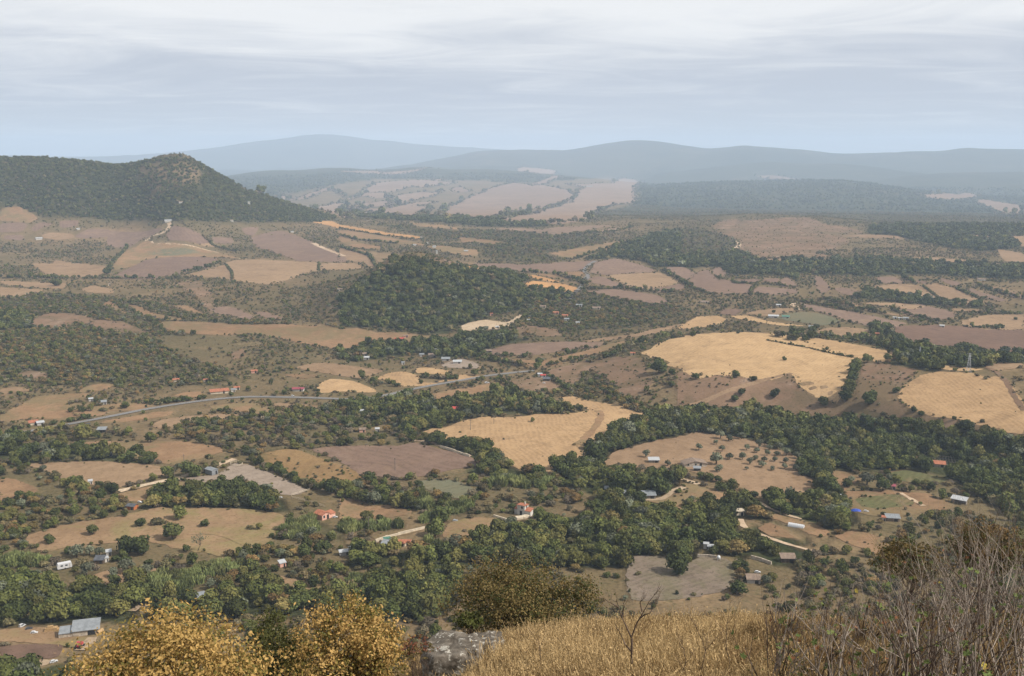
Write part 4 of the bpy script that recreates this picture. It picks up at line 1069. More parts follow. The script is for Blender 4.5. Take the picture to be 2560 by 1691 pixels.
LM = [(tp('H', 1255, 850), 'white two-storey house'), (tp('G', 2235, 880), 'pink orange-roofed house'), (tp('G', 1465, 570), 'grey corral barn'), (tp('J', 550, 930), 'tin-roofed barn by the yard'),
      (tp('H', 390, 1070), 'orange-roofed cottage'), (tp('J', 440, 470), 'white caravan'), (tp('J', 1370, 700), 'flat-roofed grey shed'), (tp('H', 2130, 720), 'row of tin sheds'), (tp('I', 100, 510), 'brown farmhouse'),
      (tp('I', 1925, 770), 'white shed near the vines'), (tp('I', 1465, 890), 'grey-roofed shed below the vines'), (tp('I', 600, 450), 'olive grove'), (tp('I', 740, 1180), 'hut with the brown roof'), (tp('I', 1150, 800), 'thick hedge by the vines'),
      (tp('K', 2150, 520), 'grey field'), (tp('H', 1400, 400), 'near golden stubble field'), (tp('G', 1800, 640), 'grey corral'), (tp('J', 1300, 300), 'ochre field'), (tp('J', 1350, 560), 'bright cane bed'),
      (tp('J', 2150, 620), 'bare ochre strip'), (tp('G', 700, 560), 'straw field'), (tp('I', 660, 1020), 'chalky track'), (tp('F', 600, 600), 'golden dome field'), (tp('F', 1900, 850), 'right-hand golden field'), (tp('I', 1500, 350), 'creek wood under the domes'),
      (tp('E', 800, 960), 'bright red roof'), (tp('D', 1500, 880), 'long orange roof'), (tp('D', 700, 1060), 'roadside tin shelter'), (tp('E', 1000, 760), 'bend of the asphalt road'), (tp('G', 920, 800), 'dark-roofed orange cabin'), (tp('K', 1000, 500), 'dense lower wood'), (tp('J', 500, 700), 'dark wood above the barn'), (tp('K', 300, 620), 'wood behind the yellow trees'),
      (tp('I', 300, 1000), 'chalky bend of the track')]
ADJ = dict(oak='dark round oak', mid='leafy green tree', autumn='rust-brown tree', olive='grey-green olive', shrub='low brownish bush', grey='bare greyish shrub', cane='pale cane clump')
NAME = dict(oak='oak_tree', mid='leafy_tree', autumn='autumn_tree', olive='olive_tree', shrub='bush', grey='dry_shrub', cane='cane_clump')
CAT = dict(oak='tree', mid='tree', autumn='tree', olive='olive tree', shrub='bush', grey='shrub', cane='reeds')
def where(px, py):
    d = [math.hypot(px-q[0], (py-q[1])*1.5) for q, _ in LM]; k = int(np.argmin(d)); q, nm = LM[k]
    dx, dy = px-q[0], (py-q[1])*1.5
    if d[k] < 35: return 'right beside the '+nm
    if abs(dx) > abs(dy): return ('left of the ' if dx < 0 else 'right of the ')+nm
    return ('above the ' if dy < 0 else 'below the ')+nm
def plant(x, y, sp, w, label, group, v=None, lod=0, rot=None):
    z = float(zg(x, y))+CAMZ; v = rv.randint(NV) if v is None else v
    r = ob(NAME[sp], None, None, (x, y, z-0.03*w), label=label, category=CAT[sp])
    if group: r['group'] = group
    r.rotation_euler = (0, 0, rv.uniform(0, 6.28) if rot is None else rot); hs = rv.uniform(0.85, 1.1); r.scale = (w, w*rv.uniform(0.9, 1.1), w*hs)
    r.empty_display_size = 0.2
    ob('crown' if sp in ('oak', 'mid', 'autumn', 'olive') else 'foliage', CROWN[(sp, lod, v)], r)
    if sp in ('oak', 'mid', 'autumn'): ob('trunk', TRUNK[v % 3], r)
    elif sp == 'olive': ob('trunk', OTRUNK[v % 3], r)
    elif sp != 'cane': ob('stem', STEM, r)
    return r
SEENLAB = {}
for ln in LONE.strip().splitlines():
    a, _, lab = ln.partition('|'); t_, xy, sp, w_ = a.split(); xy = xy.split(','); px, py = tp(t_, float(xy[0]), float(xy[1]))
    gx, gy = ground([px], [py]); gx, gy = float(gx[0]), float(gy[0]); rs = math.hypot(gx, gy, float(zg(gx, gy)))
    w = float(w_)/ZF*0.4*rs/FPX*1.05
    if lab: g = None
    else:
        size = 'large' if w > 9 else 'small' if w < 4.5 else 'standing'
        lab = f"{ADJ[sp]}, {size}, {where(px, py)}" if size != 'standing' else f"{ADJ[sp]} standing {where(px, py)}"
        if sp == 'olive' and t_ == 'I': lab = f"grey-green olive tree of the grove, {'large' if w > 6 else 'small'}, in the {'upper' if py < tp('I', 0, 400)[1] else 'middle' if py < tp('I', 0, 480)[1] else 'lower'} rows"
        g = 'olive trees of the grove' if sp == 'olive' and t_ == 'I' else 'scattered trees of the valley'
    plant(gx, gy, sp, w, lab, g)
    d = np.hypot(PTS[:, 0]-gx, PTS[:, 1]-gy); PTS = PTS[d > w*0.55]
# ---------------------------------------------------------------- buildings
solid('terracotta', (0.34, 0.135, 0.078), 0.85, 0.22, 0.9, 0.1, 0, ('X', 0.35, 0.05)); solid('red_sheet', (0.42, 0.065, 0.05), 0.6, 0.12, 0.6, 0.3, 0, ('X', 0.4, 0.04))
solid('tin', (0.225, 0.24, 0.25), 0.5, 0.18, 0.5, 0.4, 0.1, ('X', 0.3, 0.05)); solid('white_tin', (0.37, 0.38, 0.385), 0.5, 0.12, 0.5, 0.4, 0, ('X', 0.3, 0.04))
solid('dark_roof', (0.085, 0.09, 0.10), 0.7, 0.25, 0.6, 0.2, 0, ('X', 0.4, 0.03)); solid('brown_roof', (0.22, 0.165, 0.125), 0.85, 0.25, 0.7, 0.1, 0, ('X', 0.35, 0.05))
solid('white_wall', (0.47, 0.445, 0.40), 0.9, 0.14, 0.35, 0.1); solid('grey_wall', (0.36, 0.34, 0.315), 0.9, 0.2, 0.5, 0.1); solid('pink_wall', (0.56, 0.32, 0.245), 0.9, 0.12, 0.4, 0.1)
solid('dark_wood', (0.10, 0.072, 0.052), 0.9, 0.3, 1.2, 0.1, 0, ('X', 0.25, 0.03)); solid('orange_wood', (0.36, 0.125, 0.045), 0.85, 0.2, 1.0, 0.1, 0, ('X', 0.25, 0.03)); solid('grey_wood', (0.22, 0.195, 0.17), 0.9, 0.3, 1.0, 0.1, 0, ('X', 0.25, 0.03))
solid('green_tarp', (0.055, 0.15, 0.105), 0.6, 0.15, 0.6, 0.3); solid('blue_tarp', (0.03, 0.07, 0.36), 0.5, 0.15, 0.8, 0.3); solid('maroon_tin', (0.24, 0.055, 0.07), 0.6, 0.15, 0.6, 0.3)
solid('stone_wall', (0.40, 0.34, 0.27), 0.95, 0.3, 1.2, 0.05); solid('cream_wall', (0.48, 0.41, 0.31), 0.95, 0.2, 0.6, 0.05); solid('opening', (0.025, 0.024, 0.024), 0.6, 0.1, 1.0); solid('pane', (0.05, 0.06, 0.07), 0.15, 0.1, 1.0, 0.5)
solid('pole_wood', (0.13, 0.11, 0.095), 0.9, 0.2, 2.0); solid('steel', (0.42, 0.44, 0.46), 0.5, 0.1, 2.0, 0.4); solid('hay', (0.36, 0.24, 0.12), 0.95, 0.25, 1.5, 0.05); solid('white_film', (0.50, 0.51, 0.52), 0.4, 0.06, 0.6, 0.4)
solid('car_white', (0.48, 0.48, 0.48), 0.3, 0.03, 0.5, 0.5); solid('car_dark', (0.05, 0.05, 0.06), 0.3, 0.05, 0.5, 0.5); solid('car_red', (0.35, 0.03, 0.03), 0.35, 0.05, 0.5, 0.5); solid('car_grey', (0.30, 0.32, 0.34), 0.3, 0.04, 0.5, 0.5); solid('rubber', (0.02, 0.02, 0.02), 0.9, 0.1, 2)
BOXF = np.array([(0, 2, 3, 1), (4, 5, 7, 6), (0, 1, 5, 4), (2, 6, 7, 3), (0, 4, 6, 2), (1, 3, 7, 5)])
def boxv(x0, x1, y0, y1, z0, z1): return np.array([(x, y, z) for z in (z0, z1) for y in (y0, y1) for x in (x0, x1)], float)
class Geo:
    def __init__(s): s.V = []; s.F = []; s.n = 0
    def add(s, V, F):
        s.V += [tuple(map(float, v)) for v in V]; s.F += [tuple(int(i)+s.n for i in f) for f in F]; s.n += len(V); return s
    def box(s, *a): return s.add(boxv(*a), BOXF)
    def slab(s, c4, th):             # four corners of the top, thickness straight down
        c = np.array(c4, float); return s.add(np.vstack([c, c-[0, 0, th]]), [(0, 1, 2, 3), (7, 6, 5, 4), (0, 4, 5, 1), (1, 5, 6, 2), (2, 6, 7, 3), (3, 7, 4, 0)])
    def tube(s, P, R, k=6): V, F = tube(P, R, k); return s.add(V, F)
    def mesh(s, name, mat, smooth=False):
        me = bpy.data.meshes.new(name); me.from_pydata(s.V, [], s.F); me.update(); me.materials.append(MATS[mat])
        if smooth: me.polygons.foreach_set('use_smooth', [True]*len(me.polygons))
        return me
    def ob(s, name, mat, parent=None, smooth=False, **p): return ob(name, s.mesh(name, mat, smooth), parent, **p)
CLEAR = []
def spot(tile, x, y):                # tile pixel -> ground point, metres per tile pixel, azimuth
    px, py = tp(tile, x, y); gx, gy = ground([px], [py]); gx, gy = float(gx[0]), float(gy[0]); z = float(zg(gx, gy))
    return gx, gy, z+CAMZ, 0.4/ZF*math.sqrt(gx*gx+gy*gy+z*z)/FPX, math.atan2(gx, gy)
def root(name, tile, x, y, yaw, label, cat, back=0.0, group=None, sink=0.0):
    gx, gy, z, mpp, az = spot(tile, x, y)
    gx += math.sin(az)*back; gy += math.cos(az)*back; z = float(zg(gx, gy))+CAMZ-sink
    r = ob(name, None, None, (gx, gy, z), label=label, category=cat); r.rotation_euler = (0, 0, -az+rad(yaw)); r.empty_display_size = 0.3
    if group: r['group'] = group
    return r, mpp
def house(tile, x, y, wpx, hpx, dr, yaw, roof, rise, rm, wm, label, cat='shed', name=None, win=0, door=True, storeys=1, chimney=False, sight=22, extra=None, openfront=False):
    gx, gy, z, mpp, az = spot(tile, x, y); w = wpx*mpp*0.92; h = max(1.7, hpx*mpp*0.95); d = max(2.2, w*dr); rs = w*rise
    name = name or ('house' if cat == 'house' else 'shed')
    R, _ = root(name, tile, x, y, yaw, label, cat, d*0.5)
    CLEAR.append((R.location.x, R.location.y, max(w, d)*0.50, sight*0.6))
    X, Y = w/2, d/2; g = Geo()
    if openfront:                    # a shelter on posts: back and side walls, posts in front
        g.box(-X, X, Y-0.15, Y, -1.2, h); g.box(-X, -X+0.15, -Y*0.2, Y-0.16, -1.2, h); g.box(X-0.15, X, -Y*0.2, Y-0.16, -1.2, h); g.ob('wall', wm, R)
        for k in range(4): px = -X+0.15+k*(w-0.3)/3; Geo().box(px-0.1, px+0.1, -Y+0.05, -Y+0.25, -1.2, h).ob('post', 'pole_wood', R)
    elif roof == 'g': g.add([(-X, -Y, -1.5), (X, -Y, -1.5), (X, Y, -1.5), (-X, Y, -1.5), (-X, -Y, h), (X, -Y, h), (X, Y, h), (-X, Y, h), (-X, 0, h+rs), (X, 0, h+rs)], [(0, 1, 5, 4), (2, 3, 7, 6), (1, 2, 6, 9, 5), (3, 0, 4, 8, 7), (4, 5, 9, 8), (6, 7, 8, 9)]); g.ob('wall', wm, R)
    elif roof == 'G': g.add([(-X, -Y, -1.5), (X, -Y, -1.5), (X, Y, -1.5), (-X, Y, -1.5), (-X, -Y, h), (X, -Y, h), (X, Y, h), (-X, Y, h), (0, -Y, h+rs), (0, Y, h+rs)], [(0, 1, 5, 8, 4), (2, 3, 7, 9, 6), (1, 2, 6, 5), (3, 0, 4, 7), (5, 6, 9, 8), (7, 4, 8, 9)]); g.ob('wall', wm, R)
    else:
        zf, zb = (h, h+rs) if roof == 's' else (h+rs, h) if roof == 'b' else (h, h)
        g.add([(-X, -Y, -1.5), (X, -Y, -1.5), (X, Y, -1.5), (-X, Y, -1.5), (-X, -Y, zf), (X, -Y, zf), (X, Y, zb), (-X, Y, zb)], [(0, 1, 5, 4), (1, 2, 6, 5), (2, 3, 7, 6), (3, 0, 4, 7), (4, 5, 6, 7)]); g.ob('wall', wm, R)
    o = min(0.45, 0.06*w+0.1); t = 0.14; g = Geo(); e = 0.02+t
    if roof == 'g':
        k = rs/Y
        g.slab([(-X-o, -Y-o, h-k*o+e), (X+o, -Y-o, h-k*o+e), (X+o, 0, h+rs+e), (-X-o, 0, h+rs+e)], t); g.slab([(-X-o, 0.004, h+rs+e), (X+o, 0.004, h+rs+e), (X+o, Y+o, h-k*o+e), (-X-o, Y+o, h-k*o+e)], t)
    elif roof == 'G':
        k = rs/X
        g.slab([(-X-o, -Y-o, h-k*o+e), (-0.003, -Y-o, h+rs+e), (-0.003, Y+o, h+rs+e), (-X-o, Y+o, h-k*o+e)], t); g.slab([(0.003, -Y-o, h+rs+e), (X+o, -Y-o, h-k*o+e), (X+o, Y+o, h-k*o+e), (0.003, Y+o, h+rs+e)], t)
    else:
        zf, zb = (h, h+rs) if roof == 's' else (h+rs, h) if roof == 'b' else (h, h); k = (zb-zf)/d
        g.slab([(-X-o, -Y-o, zf-k*o+e), (X+o, -Y-o, zf-k*o+e), (X+o, Y+o, zb+k*o+e), (-X-o, Y+o, zb+k*o+e)], t)
    rf = g.ob('roof', rm, R)
    if chimney:
        c = Geo().box(X*0.45-0.28, X*0.45+0.28, 0.2, 0.76, h+rs*0.4, h+rs+1.1).ob('chimney', wm, rf)
    def opening(nm, u, v, ww, hh, mat, side=0):
        b = Geo()
        if side == 0: b.box(u-ww/2, u+ww/2, -Y-0.05, -Y+0.1, v, v+hh)
        else: b.box(X-0.1, X+0.05, u-ww/2, u+ww/2, v, v+hh)
        p = b.ob(nm, 'opening' if mat is None else mat, R)
        return p
    if door and not openfront:
        dw, dh = (1.2, 2.1) if cat == 'house' else (min(w*0.28, 2.6), min(h*0.78, 2.4)); u0 = 0.0 if win == 1 and storeys > 1 else w*0.22
        opening('door', u0, 0.0, dw, dh, 'opening')
    for s_ in range(storeys):
        for k in range(win):
            u = -X+w*(k+0.5+0.15*(win == 1))/max(win, 1)
            if s_ == 0 and door and abs(u-w*0.22) < 1.4: continue
            zz = 0.9+s_*h/storeys; f = opening('window', u, zz, 1.15, 1.35, 'white_wall')
            Geo().box(u-0.45, u+0.45, -Y-0.09, -Y-0.06, zz+0.12, zz+1.23).ob('pane', 'opening', f)
        if cat == 'house' and storeys > 1 and s_ > 0:
            opening('window', 0.0, 0.9+s_*h/storeys, 0.9, 1.5, 'opening', 1)
    if extra: extra(R, w, d, h, mpp)
    return R
def annex(side, w2, h2, d2, roof, rm, wm, rise=0.25, awning=False):
    def f(R, w, d, h, mpp):
        W2, H2, D2 = w*w2, h*h2, d*d2; x0 = w/2+0.01 if side > 0 else -w/2-W2-0.01; y0 = -d/2+0.15 if not awning else -d/2-D2
        if not awning: Geo().box(x0, x0+W2, y0, y0+D2, -1.5, H2).ob('wing_wall', wm, R)
        o = 0.25; zf, zb = (H2, H2+D2*rise) if roof == 's' else (H2+D2*rise*0.5, H2+D2*rise*0.5)
        Geo().slab([(x0-0.0, y0-o, zf+0.16), (x0+W2+o, y0-o, zf+0.16), (x0+W2+o, y0+D2+o, zb+0.16), (x0-0.0, y0+D2+o, zb+0.16)], 0.13).ob('wing_roof' if not awning else 'awning', rm, R)
        if awning:
            for px in (x0+0.1, x0+W2): Geo().box(px-0.06, px+0.06, y0, y0+0.12, -0.8, zf).ob('post', 'steel', R)
    return f
def both(*fs):
    def f(*a):
        for q in fs: q(*a)
    return f
H_ = house
# near valley
H_('H', 1262, 852, 62, 68, 1.0, -28, 'b', 0.10, 'terracotta', 'white_wall', 'white two-storey house with a red tiled roof among green trees', 'house', win=1, storeys=2, chimney=True, sight=45,
   extra=both(annex(1, 0.75, 0.55, 0.7, 's', 'terracotta', 'white_wall', 0.3), annex(-1, 0.4, 0.6, 0.6, 's', 'terracotta', 'grey_wall', 0.3)))
H_('G', 2225, 885, 72, 38, 1.25, 38, 'G', 0.22, 'terracotta', 'pink_wall', 'pink house with an orange-red tiled roof below the corral', 'house', win=2, sight=35, extra=annex(1, 0.7, 0.7, 0.55, 's', 'terracotta', 'pink_wall', 0.22))
H_('G', 1462, 576, 52, 34, 1.5, 36, 'G', 0.16, 'tin', 'tin', 'grey corrugated tin barn at the corral edge', 'barn', 'barn', sight=25)
H_('J', 600, 932, 160, 40, 0.62, -8, 's', 0.16, 'tin', 'stone_wall', 'long barn with pale tin roof and stone wall at the yard', 'barn', 'barn', sight=60, extra=annex(-1, 0.55, 0.72, 0.8, 's', 'tin', 'stone_wall', 0.2))
H_('H', 325, 1078, 70, 14, 0.9, -20, 's', 0.1, 'tin', 'grey_wall', 'low shed with blue-grey tin roof beside the orange-roofed cottage', sight=30)
H_('H', 420, 1068, 78, 22, 0.8, -14, 'g', 0.13, 'terracotta', 'cream_wall', 'cottage with weathered orange tile roof near the cream wall', 'house', win=2, sight=30)
H_('H', 468, 1062, 46, 20, 0.9, -14, 'g', 0.16, 'terracotta', 'white_wall', 'small bright orange-roofed annex right of the cottage', 'house', win=1, sight=30)
H_('H', 325, 1042, 46, 16, 0.8, 10, 'f', 0, 'green_tarp', 'grey_wood', 'lean-to under a dark green tarpaulin behind the cottage', sight=20)
H_('H', 35, 1130, 80, 18, 0.6, 8, 'g', 0.12, 'white_tin', 'grey_wall', 'pale tin-roofed shed half hidden by trees left of the cottage', sight=30)
H_('H', 85, 1112, 34, 14, 0.6, 30, 's', 0.15, 'white_tin', 'grey_wood', 'tiny white lean-to right of the pale tin shed', sight=25)
H_('J', 1372, 702, 88, 22, 0.7, 14, 's', 0.10, 'tin', 'dark_wood', 'shed with flat grey roof among reeds and trees', sight=45)
H_('J', 1948, 462, 44, 12, 0.8, 20, 's', 0.2, 'white_tin', 'pink_wall', 'small shed with cream roof in dense green thicket', sight=30)
H_('J', 690, 440, 60, 22, 0.8, -20, 's', 0.2, 'dark_roof', 'dark_wood', 'dark-roofed shed beside the caravan', sight=30)
H_('J', 735, 428, 26, 26, 0.8, 10, 'f', 0, 'white_tin', 'white_wall', 'narrow white hut attached to the dark-roofed shed', sight=30)
H_('J', 752, 385, 34, 12, 0.7, 0, 's', 0.15, 'white_tin', 'grey_wall', 'little white-roofed hut under the twin oaks', sight=25)
H_('G', 915, 815, 60, 24, 0.9, -35, 'g', 0.16, 'dark_roof', 'orange_wood', 'small cabin with dark roof and orange wooden walls', 'cabin', 'cabin', win=1, sight=40)
H_('G', 705, 285, 56, 24, 0.8, -16, 's', 0.14, 'tin', 'dark_wood', 'roadside shelter on posts with light tin roof', 'shelter', 'shelter', openfront=True, sight=30)
H_('G', 603, 243, 36, 16, 0.8, 0, 'b', 0.1, 'dark_roof', 'dark_wood', 'small dark wooden hut below the road', sight=30)
H_('G', 232, 230, 56, 12, 0.6, 6, 's', 0.12, 'terracotta', 'cream_wall', 'low house with orange roof left of the road', 'house', win=1, sight=35)
H_('G', 280, 232, 44, 12, 0.7, 6, 's', 0.12, 'white_tin', 'grey_wall', 'white-roofed extension next to the low orange roof', sight=35)
H_('G', 718, 88, 34, 14, 0.8, 0, 's', 0.2, 'tin', 'grey_wall', 'small grey-roofed hut above the road', sight=25)
H_('G', 628, 66, 28, 8, 0.7, 0, 's', 0.1, 'white_tin', 'grey_wall', 'white-roofed hut in the scrub above the road', sight=25)
H_('G', 757, 442, 38, 9, 0.6, 0, 's', 0.12, 'white_tin', 'grey_wall', 'white-roofed hut on the hedge above the straw field', sight=25)
H_('G', 625, 640, 26, 10, 0.8, 0, 's', 0.12, 'white_tin', 'white_wall', 'tiny white hut in the thicket left of the corral track', sight=25)
H_('E', 800, 962, 72, 18, 0.8, -16, 'g', 0.12, 'red_sheet', 'cream_wall', 'building with bright red sheet roof on the wood edge', 'house', sight=35)
H_('H', 160, 150, 40, 10, 0.6, -18, 's', 0.12, 'white_tin', 'grey_wood', 'grey-white hut in the wood left of the bright red roof', sight=25)
H_('H', 258, 276, 30, 14, 0.8, 0, 's', 0.12, 'white_tin', 'grey_wall', 'white-roofed hut on the scrub above the ploughed field', sight=25)
H_('H', 155, 280, 44, 10, 0.7, 0, 's', 0.12, 'brown_roof', 'pink_wall', 'low pinkish hut left of the white-roofed hut', sight=25)
H_('H', 2165, 492, 74, 22, 0.6, 8, 's', 0.10, 'white_tin', 'grey_wood', 'shed with white roof at the edge of the olive field', sight=30)
H_('H', 1846, 690, 46, 14, 0.8, 14, 's', 0.12, 'tin', 'grey_wood', 'leftmost of the three tin sheds under the big oaks', sight=25)
H_('H', 1955, 722, 66, 18, 0.7, 8, 's', 0.10, 'tin', 'dark_wood', 'middle tin shed under the big oaks', sight=25)
H_('H', 2130, 742, 92, 30, 0.7, 10, 's', 0.12, 'tin', 'grey_wood', 'largest tin shed right of the big oaks', sight=28)
H_('I', 95, 520, 170, 24, 0.55, 18, 'G', 0.12, 'brown_roof', 'stone_wall', 'wide farmhouse with brown tile roof at the grove edge', 'house', win=3, sight=35)
H_('I', 118, 550, 50, 20, 0.7, 0, 's', 0.1, 'tin', 'grey_wood', 'carport with pale roof in front of the brown farmhouse', 'carport', 'carport', openfront=True, sight=25)
H_('I', 1790, 520, 70, 12, 0.6, 6, 's', 0.14, 'terracotta', 'stone_wall', 'low red-tiled hut beside the vine trellis', sight=30)
H_('I', 1465, 675, 40, 14, 0.8, 0, 's', 0.14, 'maroon_tin', 'grey_wood', 'red-roofed hut hidden among trees above the vines', sight=25)
H_('I', 1925, 775, 92, 30, 0.5, -14, 's', 0.10, 'white_tin', 'grey_wood', 'shed with pale roof and open front right of the vines', 'shed', openfront=True, sight=35)
H_('I', 1465, 895, 86, 20, 0.6, 12, 's', 0.10, 'tin', 'brown_roof', 'shed with ribbed grey roof below the vines', sight=40)
H_('I', 1405, 893, 26, 10, 0.7, 0, 's', 0.1, 'terracotta', 'stone_wall', 'tiny orange-roofed annex left of the ribbed grey roof', sight=30)
H_('I', 742, 1180, 96, 34, 0.55, 14, 's', 0.14, 'brown_roof', 'dark_wood', 'hut with pinkish-brown roof below the chalky track', sight=45)
H_('I', 180, 1085, 36, 36, 0.8, 0, 'f', 0, 'white_tin', 'white_wall', 'narrow white hut above the grey field', sight=40)
H_('I', 210, 1098, 40, 12, 0.7, 0, 's', 0.1, 'white_tin', 'grey_wall', 'low white-roofed hut right of the narrow white hut', sight=40)
H_('I', 410, 855, 56, 32, 0.7, 20, 's', 0.12, 'cream_wall', 'cream_wall', 'pale roofless-looking ruin beside the chalky bend', 'ruin', 'ruin', sight=30)
H_('L', 505, 575, 92, 14, 0.6, 10, 's', 0.14, 'brown_roof', 'grey_wall', 'low brown-roofed hut below the grey field, nearest the bush', sight=45)
H_('I', 1100, 742, 18, 12, 0.8, 0, 's', 0.1, 'white_tin', 'pink_wall', 'tiny pink and white hut by the thick hedge', sight=25)
# along and beyond the road
H_('D', 1515, 842, 128, 16, 0.4, 6, 's', 0.06, 'terracotta', 'cream_wall', 'long low building with bright orange roof by the road', 'house', 'long_house', sight=30)
H_('D', 1635, 815, 40, 12, 0.8, 0, 'g', 0.14, 'terracotta', 'white_wall', 'small orange-roofed house right of the long orange roof', 'house', sight=25)
H_('D', 1610, 830, 28, 12, 0.8, 0, 's', 0.12, 'tin', 'white_wall', 'white-grey hut between the two orange roofs', sight=25)
H_('D', 2060, 825, 80, 16, 0.5, -10, 'g', 0.10, 'maroon_tin', 'white_wall', 'white house with maroon roof beside the road', 'house', sight=25)
H_('D', 1215, 760, 42, 12, 0.8, 0, 'g', 0.14, 'terracotta', 'cream_wall', 'little orange-roofed house alone in the scrub', 'house', sight=25)
H_('D', 1420, 760, 30, 8, 0.8, 0, 'g', 0.14, 'terracotta', 'stone_wall', 'faded orange roof in the scrub above the road', 'house', sight=20)
H_('D', 1755, 700, 42, 16, 0.8, 0, 'g', 0.14, 'terracotta', 'pink_wall', 'orange house under the dark trees, left of the pale field', 'house', sight=20)
H_('E', 410, 478, 66, 12, 0.5, 8, 'g', 0.10, 'red_sheet', 'pink_wall', 'farm with pinkish red roof on the brown slope', 'house', sight=20)
H_('E', 455, 455, 34, 9, 0.7, 0, 'g', 0.12, 'brown_roof', 'pink_wall', 'small faded roof right behind the pinkish red roof', 'house', sight=20)
H_('E', 650, 556, 40, 14, 0.8, -30, 's', 0.14, 'white_tin', 'grey_wall', 'white tin-roofed barn in the hamlet wood', 'barn', 'barn', sight=20)
H_('E', 565, 585, 32, 10, 0.8, 0, 's', 0.12, 'tin', 'grey_wall', 'grey-roofed shed left of the white barn', sight=20)
H_('E', 640, 590, 60, 10, 0.7, 0, 's', 0.1, 'brown_roof', 'stone_wall', 'low brown roof below the white barn', sight=20)
H_('E', 180, 606, 44, 9, 0.6, 0, 's', 0.1, 'white_tin', 'grey_wall', 'white-roofed shed at the left end of the hamlet', sight=20)
H_('E', 170, 582, 50, 9, 0.6, 0, 's', 0.1, 'brown_roof', 'stone_wall', 'brown-roofed shed behind the white-roofed shed', sight=20)
H_('E', 730, 615, 60, 10, 0.5, 0, 's', 0.1, 'tin', 'grey_wall', 'grey-roofed hall at the edge of the hamlet yard', sight=20)
H_('E', 810, 635, 60, 9, 0.5, 0, 's', 0.1, 'white_tin', 'white_wall', 'long white hut standing in the hamlet yard', sight=20)
H_('E', 435, 640, 22, 9, 0.8, 0, 's', 0.1, 'tin', 'white_wall', 'tiny bluish hut right of the cream clearing', sight=20)
H_('E', 1028, 560, 44, 14, 0.7, 0, 's', 0.1, 'brown_roof', 'grey_wood', 'brown barn at the corner of the brown field', 'barn', 'barn', sight=20)
H_('E', 1380, 722, 32, 14, 0.8, 0, 's', 0.12, 'white_tin', 'white_wall', 'white house right of the road bend', 'house', sight=25)
H_('E', 1402, 730, 36, 14, 0.8, 0, 'g', 0.14, 'red_sheet', 'white_wall', 'red-roofed house right of the road bend', 'house', sight=25)
H_('E', 1425, 755, 50, 16, 0.7, 0, 's', 0.12, 'dark_roof', 'dark_wood', 'dark shed below the red-roofed house at the bend', sight=25)
H_('E', 2020, 576, 34, 12, 0.7, 0, 'g', 0.14, 'terracotta', 'cream_wall', 'little orange-roofed house on the hedge by the golden dome', 'house', sight=20)
H_('E', 1300, 342, 20, 9, 0.8, 0, 'g', 0.14, 'white_tin', 'white_wall', 'white house above the terraced olives', 'house', sight=20)
H_('E', 1400, 250, 44, 9, 0.6, 0, 'g', 0.12, 'brown_roof', 'cream_wall', 'pale villa at the foot of the wooded hill', 'house', sight=20)
H_('E', 1490, 292, 40, 8, 0.6, 0, 'g', 0.12, 'terracotta', 'pink_wall', 'pinkish house at the upper end of the village', 'house', sight=20)
H_('E', 1552, 312, 44, 9, 0.6, 0, 'g', 0.12, 'terracotta', 'pink_wall', 'pinkish house with long roof in the village', 'house', sight=20)
H_('E', 1565, 338, 34, 8, 0.6, 0, 's', 0.12, 'tin', 'white_wall', 'bluish shed in the village below the long roof', sight=20)
H_('E', 1640, 362, 26, 14, 0.8, 0, 'g', 0.14, 'white_tin', 'white_wall', 'bright white house at the village end', 'house', sight=20)
H_('E', 1650, 240, 44, 9, 0.6, 0, 'g', 0.1, 'tin', 'white_wall', 'white hall beside the country road', 'house', sight=20)
H_('E', 1770, 260, 60, 7, 0.5, 0, 'g', 0.1, 'brown_roof', 'cream_wall', 'row of pale roofs right of the country road', 'house', sight=20)
H_('E', 1085, 392, 26, 9, 0.7, 0, 's', 0.1, 'white_tin', 'white_wall', 'small white house under the pale terraces', 'house', sight=20)
H_('E', 1045, 305, 22, 18, 0.8, 0, 'g', 0.1, 'terracotta', 'pink_wall', 'tall narrow house at the wooded hill foot', 'house', sight=20)
H_('D', 2345, 130, 34, 10, 0.7, 0, 'g', 0.14, 'brown_roof', 'white_wall', 'white farmhouse left of the wooded hill', 'house', sight=20)
H_('D', 755, 98, 14, 16, 0.8, 0, 'g', 0.14, 'brown_roof', 'cream_wall', 'narrow pale house on the tree line', 'house', sight=20)
H_('F', 645, 318, 70, 8, 0.6, 0, 's', 0.05, 'white_tin', 'white_wall', 'white greenhouse roof on the far fields', sight=20)
H_('F', 730, 322, 50, 9, 0.7, 0, 's', 0.08, 'green_tarp', 'white_wall', 'green-roofed barn next to the white greenhouse', 'barn', 'barn', sight=20)
H_('F', 1482, 326, 26, 10, 0.8, 0, 'g', 0.1, 'white_tin', 'white_wall', 'left white building of the far farm', 'house', sight=20)
H_('F', 1518, 330, 26, 10, 0.8, 0, 'g', 0.1, 'white_tin', 'white_wall', 'middle white building of the far farm', 'house', sight=20)
H_('F', 1558, 332, 34, 8, 0.8, 0, 's', 0.1, 'tin', 'white_wall', 'grey-roofed building of the far farm', 'house', sight=20)
H_('F', 1360, 440, 26, 14, 0.8, 0, 'g', 0.14, 'terracotta', 'orange_wood', 'orange house in the dark grove behind the golden dome', 'house', sight=30)
H_('F', 905, 390, 34, 9, 0.7, 0, 's', 0.1, 'tin', 'grey_wall', 'grey-roofed shed between the round trees', sight=20)
H_('F', 680, 240, 32, 8, 0.7, 0, 's', 0.1, 'white_tin', 'grey_wall', 'little white-roofed farm on the far rise', 'house', sight=20)
